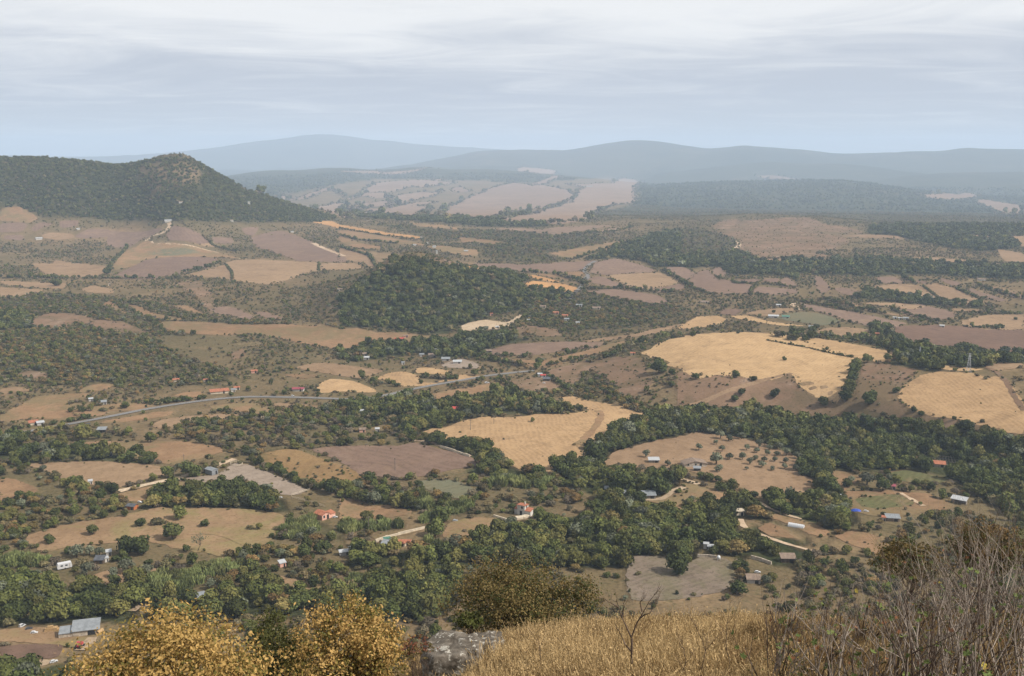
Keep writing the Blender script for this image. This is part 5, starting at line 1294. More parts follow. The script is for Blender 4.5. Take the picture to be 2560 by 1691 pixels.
H_('F', 170, 218, 60, 8, 0.5, 0, 'g', 0.1, 'brown_roof', 'cream_wall', 'pale farm on the far green rise', 'house', sight=20)
H_('F', 1808, 384, 30, 7, 0.6, 0, 's', 0.1, 'white_tin', 'white_wall', 'white hut under the trees above the dark ploughed field', sight=20)
H_('F', 440, 1024, 22, 8, 0.8, 0, 's', 0.1, 'white_tin', 'white_wall', 'tiny white hut in the creek wood', sight=20)
# far hamlet
for (t_, x, y, w_, h_, lab) in (('B', 650, 775, 26, 14, 'largest bright white building of the far hamlet'), ('B', 668, 815, 14, 22, 'tall white house of the far hamlet'), ('B', 870, 800, 30, 6, 'long low white farm right of the far hamlet'), ('B', 515, 758, 22, 7, 'white farm left of the far hamlet'),
    ('B', 560, 708, 14, 10, 'small white house above the far hamlet'), ('B', 605, 745, 14, 8, 'smallest white house of the far hamlet'), ('B', 1720, 352, 50, 7, 'pale farm on the far hill of dry fields'), ('B', 1690, 352, 18, 6, 'small hut left of the pale far farm'), ('A', 1160, 596, 44, 8, 'white hall at the foot of the mountain'), ('A', 540, 650, 22, 8, 'small white house left below the mountain'),
    ('A', 1715, 470, 24, 12, 'white house on the mountain flank'), ('A', 1600, 592, 22, 10, 'pinkish house at the mountain foot'), ('A', 2018, 668, 22, 8, 'white hut at the end of the mountain spur'), ('A', 270, 718, 40, 9, 'grey-white farm in the dark grove below the mountain'), ('A', 1250, 465, 30, 7, 'pale quarry house on the mountain flank'), ('C', 320, 815, 26, 8, 'pale house below the shrubby knoll'), ('C', 2080, 1000, 50, 9, 'pale farm in the far wood on the right')):
    H_(t_, x, y, w_, h_, 0.6, 0, 'g', 0.1, 'white_tin' if 'white' in lab else 'brown_roof', 'white_wall', lab, 'house', door=False, sight=30)
# ---------------------------------------------------------------- vehicles
def wheel(parent, x, y, r, w):
    g = Geo(); a = np.linspace(0, 2*np.pi, 12, endpoint=False); V = [(x+r*math.cos(q), s, r+r*math.sin(q)) for s in (y-w/2, y+w/2) for q in a]
    g.add(V, [tuple(range(12))[::-1], tuple(range(12, 24))]+[(i, (i+1) % 12, 12+(i+1) % 12, 12+i) for i in range(12)]); return g.ob('wheel', 'rubber', parent)
def car(tile, x, y, yaw, mat, label, van=False, name='car', L=4.2):
    R, _ = root(name, tile, x, y, yaw, label, 'van' if van else 'car', sink=-0.02); R.scale = (0.55,)*3; W = 1.75; h0, h1 = (0.95, 2.0) if van else (0.78, 1.42)
    CLEAR.append((R.location.x, R.location.y, 3.0, 22))
    g = Geo(); s = lambda pts, y0, y1: g.add([(a, y0, b) for a, b in pts]+[(a, y1, b) for a, b in pts], [tuple(range(len(pts))), tuple(range(2*len(pts)-1, len(pts)-1, -1))]+[(i, i+len(pts), (i+1) % len(pts)+len(pts), (i+1) % len(pts)) for i in range(len(pts))])
    prof = [(-L/2, 0.3), (L/2, 0.3), (L/2, 0.62), (L*0.42, h0-0.06), (L*0.22, h0), (-L*0.44, h0), (-L/2, h0-0.1)]
    s(prof, -W/2, W/2); g.ob('body', mat, R)
    g = Geo(); cab = [(L*0.24, h0+0.01), (L*0.06, h1), (-L*(0.47 if van else 0.34), h1), (-L*(0.48 if van else 0.44), h0+0.01)]
    s(cab, -W/2+0.12, W/2-0.12); c = g.ob('cabin', mat, R)
    for yy in (-W/2+0.10, W/2-0.12):
        g = Geo(); s([(L*0.19, h0+0.06), (L*0.05, h1-0.1), (-L*0.30, h1-0.1), (-L*0.36, h0+0.06)], yy, yy+0.02); g.ob('window', 'pane', c)
    for wx in (-L*0.31, L*0.31):
        for wy in (-W/2+0.08, W/2-0.08): wheel(R, wx, wy, 0.32, 0.2)
car('J', 372, 1118, 12, 'car_white', 'white car parked on the pale path below the yard')
car('J', 236, 918, -20, 'car_white', 'white car left of the hay stack in the yard')
car('J', 155, 872, 40, 'car_white', 'white van at the far corner of the yard', True, 'van')
car('J', 200, 890, 0, 'car_dark', 'dark car parked under trees at the yard edge')
car('H', 795, 892, 10, 'car_grey', 'grey car on the ochre slope left of the white house')
car('G', 965, 765, -30, 'car_white', 'white car behind the orange wooden cabin')
car('G', 2312, 868, 0, 'car_white', 'white car right of the pink house')
car('G', 1932, 733, 20, 'car_white', 'white car at the lower corner of the corral')
car('E', 1015, 768, 20, 'car_white', 'white camper van parked below the road', True, 'camper_van', 6.5)
car('E', 1408, 770, 0, 'car_white', 'white car below the dark shed at the bend')
car('I', 1285, 828, 10, 'car_white', 'white car right of the blue tarpaulin')
car('D', 2020, 858, 0, 'car_white', 'white car on the verge beside the maroon roof')
car('L', 535, 500, 10, 'car_white', 'white car on the bank right of the grey field')
# caravan
R, mpp = root('caravan', 'J', 445, 472, 8, 'white caravan parked among olive trees', 'caravan'); CLEAR.append((R.location.x, R.location.y, 4, 40))
g = Geo(); prof = [(-2.6, 0.5), (2.6, 0.5), (2.75, 1.3), (2.5, 2.5), (-2.4, 2.55), (-2.75, 1.5)]
g.add([(a, -1.1, b) for a, b in prof]+[(a, 1.1, b) for a, b in prof], [tuple(range(6)), tuple(range(11, 5, -1))]+[(i, i+6, (i+1) % 6+6, (i+1) % 6) for i in range(6)]); g.ob('body', 'car_white', R)
for u in (-1.5, 0.2): Geo().box(u, u+0.9, -1.13, -1.08, 1.4, 2.0).ob('window', 'pane', R)
Geo().box(1.5, 2.1, -1.13, -1.08, 0.6, 2.2).ob('door', 'grey_wall', R)
for wy in (-1.0, 1.0): wheel(R, 0.1, wy, 0.36, 0.22)
# tractor
R, mpp = root('tractor', 'J', 552, 1020, 60, 'red tractor on the track below the barn', 'tractor'); CLEAR.append((R.location.x, R.location.y, 3, 40))
Geo().box(0.1, 1.7, -0.4, 0.4, 0.8, 1.5).ob('bonnet', 'car_red', R); Geo().box(-1.1, 0.08, -0.65, 0.65, 0.8, 1.35).ob('body', 'car_red', R)
c = Geo().box(-1.1, 0.05, -0.7, 0.7, 2.3, 2.4).ob('cab_roof', 'car_red', R)
for a in (-1.05, -0.02):
    for b_ in (-0.64, 0.6): Geo().box(a, a+0.06, b_, b_+0.06, 1.36, 2.295).ob('post', 'car_dark', c)
for wx, rr_ in ((-0.8, 0.75), (1.3, 0.45)):
    for wy in (-0.75, 0.75): wheel(R, wx, wy, rr_, 0.36)
# hay
R, mpp = root('hay_stack', 'J', 345, 908, -12, 'stack of straw bales left of the long barn', 'hay stack'); R.scale = (0.7, 0.7, 0.7); CLEAR.append((R.location.x, R.location.y, 5, 40))
for k, (a, b_, c_) in enumerate([(i*1.35-2.7, j*1.25, 0) for i in range(5) for j in range(2)]+[(i*1.35-2.1, j*1.2+0.05, 1) for i in range(4) for j in range(2)]+[(i*1.35-1.2, 0.5, 2) for i in range(2)]):
    o = Geo().box(a, a+1.3, b_, b_+1.15, c_*0.86-0.15*(c_ == 0), c_*0.86+0.84).ob('bale', 'hay', R); o.rotation_euler = (0, 0, rv.uniform(-.04, .04))
R, mpp = root('round_bale', 'J', 690, 918, 50, 'round orange straw bale beside the barn door', 'hay bale'); R.scale = (0.7, 0.7, 0.7); CLEAR.append((R.location.x, R.location.y, 2.5, 40))
a = np.linspace(0, 2*np.pi, 24, endpoint=False); V = [(s, 1.0*math.cos(q), 0.95+1.0*math.sin(q)) for s in (-1.9, -1.75, 1.75, 1.9) for q in a]; V = [(p[0], p[1]*(0.94 if abs(p[0]) > 1.8 else 1), 0.95+(p[2]-0.95)*(0.94 if abs(p[0]) > 1.8 else 1)) for p in V]
Geo().add(V, [tuple(range(24)), tuple(range(95, 71, -1))]+[(j*24+i, j*24+(i+1) % 24, (j+1)*24+(i+1) % 24, (j+1)*24+i) for j in range(3) for i in range(24)]).ob('bale', 'hay', R, True)
# polytunnel, tank, tarpaulin
R, mpp = root('polytunnel', 'I', 802, 932, -14, 'long white polytunnel on the dry meadow', 'polytunnel'); CLEAR.append((R.location.x, R.location.y, 6, 30)); L = 100*mpp; a = np.linspace(0, np.pi, 10)
g = Geo(); V = [(s, 1.4*math.cos(q), 1.7*math.sin(q)-0.2) for s in (-L/2, L/2) for q in a]; g.add(V, [(i, i+1, 11+i, 10+i) for i in range(9)]+[tuple(range(9, -1, -1)), tuple(range(10, 20))]); g.ob('cover', 'white_film', R)
for k in range(9):
    s = -L/2+L*k/8; Geo().tube([(s, 1.44*math.cos(q), 1.75*math.sin(q)-0.2) for q in a], [0.035]*10, 4).ob('hoop', 'steel', R)
R, mpp = root('water_tank', 'I', 266, 1164, 0, 'round white water tank at the grey field edge', 'tank'); CLEAR.append((R.location.x, R.location.y, 2, 40))
V, F = ico(3); Geo().add(V*[0.75, 0.75, 0.85]+[0, 0, 1.3], F).ob('tank', 'white_film', R, True)
for k in range(3): q = k*2.09; Geo().tube([(0.8*math.cos(q), 0.8*math.sin(q), -0.2), (0.6*math.cos(q), 0.6*math.sin(q), 1.0)], [0.07, 0.07], 5).ob('leg', 'steel', R)
R, mpp = root('tarpaulin', 'I', 1215, 822, 4, 'blue tarpaulin spread over a heap by the vines', 'tarpaulin'); CLEAR.append((R.location.x, R.location.y, 3.5, 25)); L = 62*mpp/2
xs = np.linspace(-L, L, 12); ys = np.linspace(-1.3, 1.3, 7); V = [(x, y, 0.95*math.exp(-(x/L)**4*1.6)*math.exp(-(y/1.1)**4)+0.1*math.sin(5*x+3*y)) for y in ys for x in xs]
g = Geo().add(V, [(j*12+i, j*12+i+1, (j+1)*12+i+1, (j+1)*12+i) for j in range(6) for i in range(11)]); g.ob('sheet', 'blue_tarp', R, True)
# poles and pylons
def pole(tile, x, y, hpx, label, group='wooden utility poles'):
    R, mpp = root('utility_pole', tile, x, y, rv.uniform(-30, 30), label, 'pole', group=group); h = max(7.0, hpx*mpp)
    Geo().tube([(0, 0, -0.4), (0, 0, h*0.5), (0, 0, h)], [0.17, 0.14, 0.11], 7).ob('post', 'pole_wood', R); Geo().box(-0.8, 0.8, -0.05, 0.05, h-0.7, h-0.58).ob('crossarm', 'pole_wood', R)
    for u in (-0.7, 0, 0.7): Geo().box(u-0.04, u+0.04, -0.04, 0.04, h-0.575, h-0.42).ob('insulator', 'white_wall', R)
for t_, x, y, h_, lab in (('E', 900, 1095, 58, 'left utility pole in the near golden field'), ('E', 1062, 1050, 52, 'right utility pole in the near golden field'), ('G', 1205, 600, 70, 'utility pole at the bend of the corral track'), ('K', 197, 215, 80, 'utility pole rising from the cane strip'), ('D', 1524, 832, 40, 'utility pole by the long orange roof'),
    ('D', 1636, 750, 30, 'utility pole in the scrub above the road'), ('H', 380, 545, 70, 'thin pole in the ploughed brown field'), ('D', 1828, 660, 40, 'pole against the dark trees of the scrub'), ('H', 250, 1140, 60, 'pole left of the orange-roofed cottage'), ('G', 1272, 520, 50, 'pole above the grey tin barn')): pole(t_, x, y, h_, lab, None)
def pylon(tile, x, y, hpx, label):
    R, mpp = root('pylon', tile, x, y, 20, label, 'pylon'); h = hpx*mpp; b_ = h*0.10; lv = [0, 0.3, 0.55, 0.75, 0.9, 1.0]
    leg = lambda sx_, sy_, f: (sx_*b_*(1-0.86*f), sy_*b_*(1-0.86*f), h*f)
    for sx_, sy_ in ((-1, -1), (1, -1), (1, 1), (-1, 1)): Geo().tube([leg(sx_, sy_, f) for f in lv], [h*0.006]*6, 4).ob('leg', 'steel', R)
    g = Geo()
    for f0, f1 in zip(lv[:-1], lv[1:]):
        for (a0, a1), (c0, c1) in (((-1, -1), (1, -1)), ((1, -1), (1, 1)), ((1, 1), (-1, 1)), ((-1, 1), (-1, -1))):
            g.tube([leg(a0, a1, f0), leg(c0, c1, f1)], [h*0.003]*2, 3); g.tube([leg(c0, c1, f0), leg(a0, a1, f1)], [h*0.003]*2, 3)
    g.ob('bracing', 'steel', R)
    for f in (0.72, 0.84, 0.95): Geo().tube([(-h*0.13, 0, h*f), (0, 0, h*(f+0.02)), (h*0.13, 0, h*f)], [h*0.003, h*0.007, h*0.003], 4).ob('crossarm', 'steel', R)
pylon('F', 1990, 695, 125, 'steel lattice pylon above the right golden field'); pylon('F', 1653, 590, 68, 'smaller lattice pylon behind the thick hedge')
# walls and fences
def wall_line(name, tile, txt, h, th, mat, label, cat='wall'):
    P = line_pts(parse(txt, tile)); R = ob(name, None, None, (P[0][0], P[0][1], float(zg(*P[0]))+CAMZ), label=label, category=cat)
    for a, b_ in zip(P[:-1], P[1:]):
        n = max(1, int(np.hypot(*(b_-a))/4))
        for k in range(n):
            p0, p1 = a+(b_-a)*k/n, a+(b_-a)*(k+1)/n; d = p1-p0; nn = np.array([-d[1], d[0]])/np.hypot(*d)*th/2; z0, z1 = float(zg(*p0))+CAMZ, float(zg(*p1))+CAMZ
            hh = h*rv.uniform(0.85, 1.1); q = [(*(p0-nn), z0-0.5), (*(p1-nn), z1-0.5), (*(p1+nn), z1-0.5), (*(p0+nn), z0-0.5), (*(p0-nn), z0+hh), (*(p1-nn), z1+hh), (*(p1+nn), z1+hh), (*(p0+nn), z0+hh)]
            g = Geo().add(np.array(q)-np.array(R.location), [(3, 2, 1, 0), (4, 5, 6, 7), (0, 1, 5, 4), (1, 2, 6, 5), (2, 3, 7, 6), (3, 0, 4, 7)]); g.ob('section', mat, R)
    for q in P: CLEAR.append((q[0], q[1], 2.5, 12))
wall_line('boundary_wall', 'H', '245,1040 330,1010 400,992 500,968 585,948', 1.3, 0.4, 'cream_wall', 'cream boundary wall behind the orange-roofed cottage')
wall_line('stone_wall', 'I', '120,1140 190,1143 250,1150', 1.2, 0.5, 'stone_wall', 'grey-brown stone wall along the top of the grey field')
wall_line('stone_wall', 'L', '490,402 560,420 630,445', 1.3, 0.5, 'stone_wall', 'stone wall right of the grey field')
wall_line('stone_wall', 'H', '690,382 760,405 830,428 895,450', 1.3, 0.5, 'cream_wall', 'pale broken stone wall along the golden field corner')
wall_line('stone_wall', 'G', '830,690 1000,650 1200,606', 0.9, 0.4, 'cream_wall', 'low cream wall along the corral track')
wall_line('boundary_wall', 'H', '1060,862 1120,880 1150,890', 1.0, 0.5, 'cream_wall', 'low cream terrace wall left of the white house')
wall_line('terrace', 'H', '1215,878 1260,872 1300,862', 0.9, 2.5, 'cream_wall', 'pale paved terrace in front of the white house', 'terrace')
def fence(tile, txt, label, gap=3.0, mat='cream_wall'):
    P = line_pts(parse(txt, tile)); R = ob('rail_fence', None, None, (P[0][0], P[0][1], float(zg(*P[0]))+CAMZ), label=label, category='fence'); o = np.array(R.location); pm = Geo().box(-0.09, 0.09, -0.09, 0.09, -0.4, 1.25).mesh('post', mat)
    for a, b_ in zip(P[:-1], P[1:]):
        n = max(1, int(np.hypot(*(b_-a))/gap)); pts = [a+(b_-a)*k/n for k in range(n+1)]; p3 = [np.array((*q, float(zg(*q))+CAMZ))-o for q in pts]
        for q in p3[:-1]: ob('post', pm, R, tuple(q))
        for zz in (0.6, 1.1): Geo().tube([q+[0, 0, zz] for q in p3], [0.07]*len(p3), 4).ob('rail', mat, R)
fence('G', '2020,737 2100,755 2170,775 2245,800', 'pale rail fence running from the corral to the pink house')
fence('G', '2010,722 2070,702 2140,683', 'pale rail fence along the lower end of the corral')
th = np.linspace(0, 2*np.pi, 17); fence('G', ' '.join('%.1f,%.1f' % (1632+42*math.cos(q), 503+15*math.sin(q)) for q in th), 'round pale riding pen at the top of the corral', 3.0)
# clipped shrubs along the drive
for x, y in ((1255, 612), (1277, 615), (1302, 620), (1328, 625), (1354, 632), (1386, 641), (1410, 647)):
    gx, gy, z, mpp, az = spot('G', x, y); plant(gx, gy, 'oak', 2.1, 'small dark clipped bush in the row along the cream drive', 'clipped bushes along the cream drive'); CLEAR.append((gx, gy, 2.0, 14))
# vine trellis
R, mpp = root('vine_trellis', 'I', 1815, 505, 6, 'wooden vine trellis beside the low red-tiled hut', 'trellis'); W = 190*mpp
CLEAR.append((R.location.x, R.location.y, W*0.45, 25))
pm = Geo().box(-0.07, 0.07, -0.07, 0.07, -0.4, 2.0).mesh('post', 'cream_wall')
for j in range(4):
    for k in range(12): ob('post', pm, R, (-W/2+W*k/11, j*5.0, 0))
    Geo().box(-W/2, W/2, j*5.0-0.05, j*5.0+0.05, 2.01, 2.12).ob('rail', 'grey_wood', R)
# keep the road and tracks open to view
for pts_, w_, s_ in ((parse('D60,1128 330,1080 700,1012 1060,942 1430,888 1700,866 2000,868 2320,878 E60,880 E270,862 E500,812 E800,757 E1000,722 E1180,700 E1340,684'), 3.6, 9), (parse('I420,880 440,930 520,970 700,1040 930,1105'), 3.0, 14), (parse('I500,745 560,770 610,800'), 2.5, 12), (parse('G820,688 1000,645 1220,597'), 3, 12), (parse('F0,942 200,882 400,802 620,737'), 3.5, 12), (parse('G1215,600 1330,620 1480,652'), 3, 10)):
    P = line_pts(pts_)
    for a, b_ in zip(P[:-1], P[1:]):
        n = max(1, int(np.hypot(*(b_-a))/7))
        for k in range(n): q = a+(b_-a)*k/n; CLEAR.append((q[0], q[1], w_, s_))
# trees stay clear of houses, roads and yards
if CLEAR:
    CL = np.array(CLEAR)
    d = np.hypot(PTS[:, None, 0]-CL[None, :, 0], PTS[:, None, 1]-CL[None, :, 1])-CL[None, :, 2]-0.35*PTS[:, None, 3]
    PTS = PTS[d.min(axis=1) > 0]
    # and out of the line of sight onto what stands there
    a = np.arctan2(PTS[:, 0], PTS[:, 1])[:, None]-np.arctan2(CL[:, 0], CL[:, 1])[None]; rc = np.hypot(CL[:, 0], CL[:, 1])[None]; rp = np.hypot(PTS[:, 0], PTS[:, 1])[:, None]
    blk = (rp < rc) & (rc-rp < CL[None, :, 3]) & (abs(a)*rc < CL[None, :, 2]*0.95)
    PTS = PTS[~blk.any(axis=1)]
# the largest in view stand as trees of their own, the rest grow as woodland
r_ = np.hypot(PTS[:, 0], PTS[:, 1]); z_ = zg(PTS[:, 0], PTS[:, 1]); px_, py_ = project(PTS[:, 0], PTS[:, 1], z_)
app = PTS[:, 3]/r_; infr = (px_ > 5) & (px_ < 2555) & (py_ < 1690) & (py_ > 300)
infr &= ~((py_ > 1500) & (px_ > 950)) & ~((py_ > 1560) & (px_ > 320))
own = np.zeros(len(PTS), bool)
QUOTA = dict(oak=150, mid=95, autumn=28, olive=26, shrub=70, grey=40, cane=60)
for k, sp in enumerate(SPEC):
    c = np.nonzero((PTS[:, 2] == k) & infr)[0]; c = c[np.argsort(-app[c])][:QUOTA[sp]]; own[c] = True
for i in np.nonzero(own)[0]:
    x, y, k, w, c = PTS[i]; sp = SPEC[int(k)]
    size = 'large' if w > 7.4 else 'medium' if w > 4.6 else 'small'
    wh = where(px_[i], py_[i])
    plant(x, y, sp, w, f"{size} {ADJ[sp]} {wh}", f"{CAT[sp]} growing {wh}")
rest = ~own
pcol = bpy.data.collections.new('woodland_sources')
PID = {}
for n_, key in enumerate(sorted(CROWN)):
    o = bpy.data.objects.new('source_%03d' % n_, CROWN[key]); pcol.objects.link(o); PID[key] = n_
def scatter_group(col):
    g = bpy.data.node_groups.new('scatter', 'GeometryNodeTree')
    g.interface.new_socket('Geometry', in_out='INPUT', socket_type='NodeSocketGeometry'); g.interface.new_socket('Geometry', in_out='OUTPUT', socket_type='NodeSocketGeometry')
    N = g.nodes; L = g.links
    i = N.new('NodeGroupInput'); o = N.new('NodeGroupOutput'); ci = N.new('GeometryNodeCollectionInfo'); ip = N.new('GeometryNodeInstanceOnPoints')
    ci.inputs['Collection'].default_value = col; ci.inputs['Separate Children'].default_value = True; ci.inputs['Reset Children'].default_value = True
    def at(nm, ty):
        a = N.new('GeometryNodeInputNamedAttribute'); a.data_type = ty; a.inputs[0].default_value = nm; return a.outputs['Attribute']
    m2p = N.new('GeometryNodeMeshToPoints'); L.new(i.outputs[0], m2p.inputs[0]); L.new(m2p.outputs[0], ip.inputs['Points'])
    L.new(ci.outputs[0], ip.inputs['Instance']); ip.inputs['Pick Instance'].default_value = True
    L.new(at('pid', 'INT'), ip.inputs['Instance Index']); L.new(at('rot', 'FLOAT_VECTOR'), ip.inputs['Rotation']); L.new(at('scl', 'FLOAT_VECTOR'), ip.inputs['Scale'])
    L.new(ip.outputs[0], o.inputs[0])
    return g
def scatter(name, group, X, Y, Z, pid, rot, scl, **props):
    c0 = np.array([X.mean(), Y.mean(), Z.mean()])
    me = bpy.data.meshes.new(name); V = np.column_stack([X, Y, Z])-c0
    me.vertices.add(len(V)); me.vertices.foreach_set('co', V.astype(np.float32).ravel())
    for nm, ty, ar in (('pid', 'INT', pid.astype(np.int32)), ('rot', 'FLOAT_VECTOR', rot.astype(np.float32)), ('scl', 'FLOAT_VECTOR', scl.astype(np.float32))):
        a = me.attributes.new(nm, ty, 'POINT'); a.data.foreach_set('value' if ty == 'INT' else 'vector', ar.ravel())
    o = ob(name, me, None, tuple(c0), **props)
    md = o.modifiers.new('scatter', 'NODES'); md.node_group = group
    return o
SG = scatter_group(pcol)
Q = PTS[rest]; rq = r_[rest]; zq = z_[rest]+CAMZ; n = len(Q)
lod = np.where(rq < 640, 0, np.where(rq < 1250, 1, 2)); vv = rv.randint(0, NV, n)
pid = np.array([PID[(SPEC[int(k)], l, v)] for k, l, v in zip(Q[:, 2], lod, vv)])
rot = np.zeros((n, 3)); rot[:, 2] = rv.uniform(0, 6.28, n)
scl = Q[:, 3:4]*np.column_stack([np.ones(n), rv.uniform(0.8, 1.2, n), rv.uniform(0.62, 1.32, n)])
cq = Q[:, 4]; pxq, pyq = px_[rest], py_[rest]; hill = (rq > 880) & (rq < 1420) & (cq == 2) & (pxq > 800) & (pxq < 1560)
for nm, lab, cat, mk in (('forest', 'dark forest covering the flat-topped mountain and its spur', 'forest', cq == 1),
                    ('hill_woodland', 'dense oak wood covering the small rounded hill in the valley middle', 'woodland', hill),
                    ('woodland', 'distant dark woods across the valley floor and hillsides', 'woodland', (cq == 2) & ~hill & (rq >= 720)),
                    ('creek_woodland', 'dense green woods between the houses and fields of the near valley', 'woodland', (cq == 2) & ~hill & (rq < 720)),
                    ('mixed_scrub', 'mixed rust and green thicket on the uncultivated slopes', 'scrub', (cq == 3)),
                    ('cane_bed', 'bright pale green cane beds along the ditches', 'reeds', (cq == 4)),
                    ('hedgerow', 'lines of hedge bushes along the field edges', 'hedge', (cq == 5)),
                    ('scrub', 'low olive and brown scrub scattered over the open land', 'scrub', (cq == 0) | (cq >= 20))):
    if mk.sum(): scatter(nm, SG, Q[mk, 0], Q[mk, 1], zq[mk]-0.03*Q[mk, 3], pid[mk], rot[mk], scl[mk], kind='stuff', label=lab, category=cat)
print('scatter', n, 'own', own.sum())
# ---------------------------------------------------------------- the hillside in front
leaf_mat('leaf_yellow', (0.20, 0.130, 0.038), (0.52, 0.335, 0.122), (0.41, 0.28, 0.095), 0.3, 0.25, False)
leaf_mat('leaf_yelgreen', (0.075, 0.070, 0.018), (0.25, 0.195, 0.055), (0.20, 0.17, 0.05), 0.3, 0.25, False)
leaf_mat('leaf_tawny', (0.080, 0.062, 0.022), (0.225, 0.165, 0.066), (0.18, 0.145, 0.052), 0.3, 0.2, False)
leaf_mat('leaf_deep', (0.030, 0.040, 0.014), (0.085, 0.090, 0.028), (0.11, 0.085, 0.025), 0.3, 0.2, False)
leaf_mat('leaf_red', (0.10, 0.040, 0.026), (0.22, 0.085, 0.050), (0.19, 0.09, 0.05), 0.3, 0.2, False)
leaf_mat('leaf_rust', (0.070, 0.055, 0.022), (0.19, 0.115, 0.045), (0.10, 0.10, 0.035), 0.5, 0.2, False)
leaf_mat('fig_green', (0.070, 0.095, 0.028), (0.125, 0.160, 0.048), (0.15, 0.15, 0.045), 0.3, 0.3)
leaf_mat('fig_yellow', (0.30, 0.25, 0.05), (0.42, 0.34, 0.08), (0.36, 0.28, 0.06), 0.3, 0.3)
leaf_mat('fig_brown', (0.16, 0.065, 0.030), (0.26, 0.115, 0.05), (0.22, 0.10, 0.05), 0.3, 0.2)
leaf_mat('straw_grass', (0.28, 0.190, 0.085), (0.57, 0.415, 0.215), (0.40, 0.285, 0.14), 0.5, 0.25, False)
leaf_mat('brown_grass', (0.13, 0.085, 0.040), (0.28, 0.18, 0.085), (0.17, 0.13, 0.055), 0.4, 0.2, False)
solid('fig_bark', (0.27, 0.225, 0.185), 0.9, 0.25, 6.0, 0.1); solid('twig_bark', (0.095, 0.068, 0.052), 0.95, 0.3, 6.0, 0.05); solid('stalk', (0.17, 0.125, 0.085), 0.95, 0.3, 6.0, 0.05)
rf_ = np.random.RandomState(77)
def near_spot(dx, dy, r=None):       # overview pixel -> point on the near slope (or at range r)
    px, py = dp(dx, dy); th, sl = ray([px], [py])
    if r is None:
        gx, gy = ground([px], [py], 3); gx, gy = float(gx[0]), float(gy[0])
    else: gx, gy = r*math.sin(th[0]), r*math.cos(th[0])
    return gx, gy, float(zg(gx, gy))+CAMZ, float(sl[0])*(r if r else math.hypot(gx, gy))+CAMZ
def big_crown(name, C, rad3, mat, mat_low, seed, nclus, per, ls, parent, spread=0.055):
    """a leafy crown in view from close by: twig-end sprays of single leaves over uneven lobes"""
    rg = np.random.RandomState(seed); rad3 = np.array(rad3)
    lob = [(np.zeros(3), 0.62)]+[(unit(rg.normal(size=3))*[1, 1, 0.75]*rg.uniform(0.42, 0.62), rg.uniform(0.30, 0.46)) for _ in range(15)]
    Cs, Ds = [], []
    while len(Cs) < nclus:
        c, r = lob[rg.randint(len(lob))]; d = unit(rg.normal(size=3)); p = c+d*r*rg.uniform(0.55, 1.05) if rg.rand() < 0.8 else c+d*r*rg.uniform(0.1, 1)
        if sum(np.linalg.norm(p-c2) < r2*0.6 for c2, r2 in lob) > 1 and rg.rand() < 0.8: continue
        Cs.append(p); Ds.append(d)
    Cs = np.array(Cs); Ds = np.array(Ds)
    P = Cs[:, None]+rg.normal(size=(nclus, per, 3))*spread*rg.uniform(0.6, 1.5, (nclus, 1, 1)); D = np.repeat(Ds, per, 0)+rg.normal(size=(nclus*per, 3))*0.9+[0, 0, 0.3]
    P = P.reshape(-1, 3); tint = np.repeat(rg.uniform(0, 0.6, nclus), per)+rg.uniform(0, 0.4, nclus*per)
    V, F = cards(P*rad3, D, rg.uniform(0.6, 1.2, len(P))*ls, rg, 0.62)
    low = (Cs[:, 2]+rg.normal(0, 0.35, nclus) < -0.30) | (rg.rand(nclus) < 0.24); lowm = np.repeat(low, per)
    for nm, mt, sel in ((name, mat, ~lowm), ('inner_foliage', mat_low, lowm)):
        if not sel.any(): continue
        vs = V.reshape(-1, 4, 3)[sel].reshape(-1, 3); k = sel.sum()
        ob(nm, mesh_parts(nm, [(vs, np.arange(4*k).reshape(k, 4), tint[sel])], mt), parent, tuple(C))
    return Cs*rad3
def limbs(parent, base, C, tips, r0, mat='bark', n=26, seed=3):
    rg = np.random.RandomState(seed); C = np.array(C); g = Geo(); fork = C*[0.5, 0.5, 0.35]
    g.tube([(0, 0, -0.5), fork*0.5+[0.04, 0, 0], fork], [r0*1.2, r0, r0*0.85], 8); g.ob('trunk', mat, parent, True)
    g = Geo()
    for i in rg.choice(len(tips), min(n, len(tips)), replace=False):
        e = C+tips[i]*0.93; m_ = (fork+e)/2+rg.normal(size=3)*0.12-[0, 0, 0.1]
        g.tube([fork+rg.normal(size=3)*0.05, m_, e], [r0*0.42, r0*0.2, r0*0.05], 5)
        for _ in range(2):
            e2 = C+tips[rg.randint(len(tips))]*0.9
            if np.linalg.norm(e2-m_) < np.linalg.norm(C)*0.9: g.tube([m_, (m_+e2)/2+rg.normal(size=3)*0.08, e2], [r0*0.16, r0*0.09, r0*0.03], 4)
    g.ob('branch', mat, parent, True)
def fore_tree(name, label, cat, dx, dy, r, wpx, hpx, mat, low, seed, nclus, per, ls, depth=1.0, r0=0.09, spread=0.055):
    gx, gy, gz, cz = near_spot(dx, dy, r); rs = math.hypot(gx, gy, cz-CAMZ); mpp = 1024/2374*rs/FPX
    R = ob(name, None, None, (gx, gy, gz), label=label, category=cat); C = (0, 0, max(cz-gz, 0.3)); rad3 = (wpx*mpp/2*1.02, wpx*mpp/2*depth, hpx*mpp/2*1.02)
    tips = big_crown('crown' if cat == 'tree' else 'foliage', C, rad3, mat, low, seed, nclus, per, ls, R, spread)
    limbs(R, (0, 0, 0), C, tips, r0, 'twig_bark', 30, seed)
    return R
fore_tree('yellow_tree', 'big yellow-leaved tree at the lower left edge of the hillside', 'tree', 405, 1552, 24, 520, 365, 'leaf_yellow', 'leaf_yelgreen', 31, 700, 32, 0.050, spread=0.062)
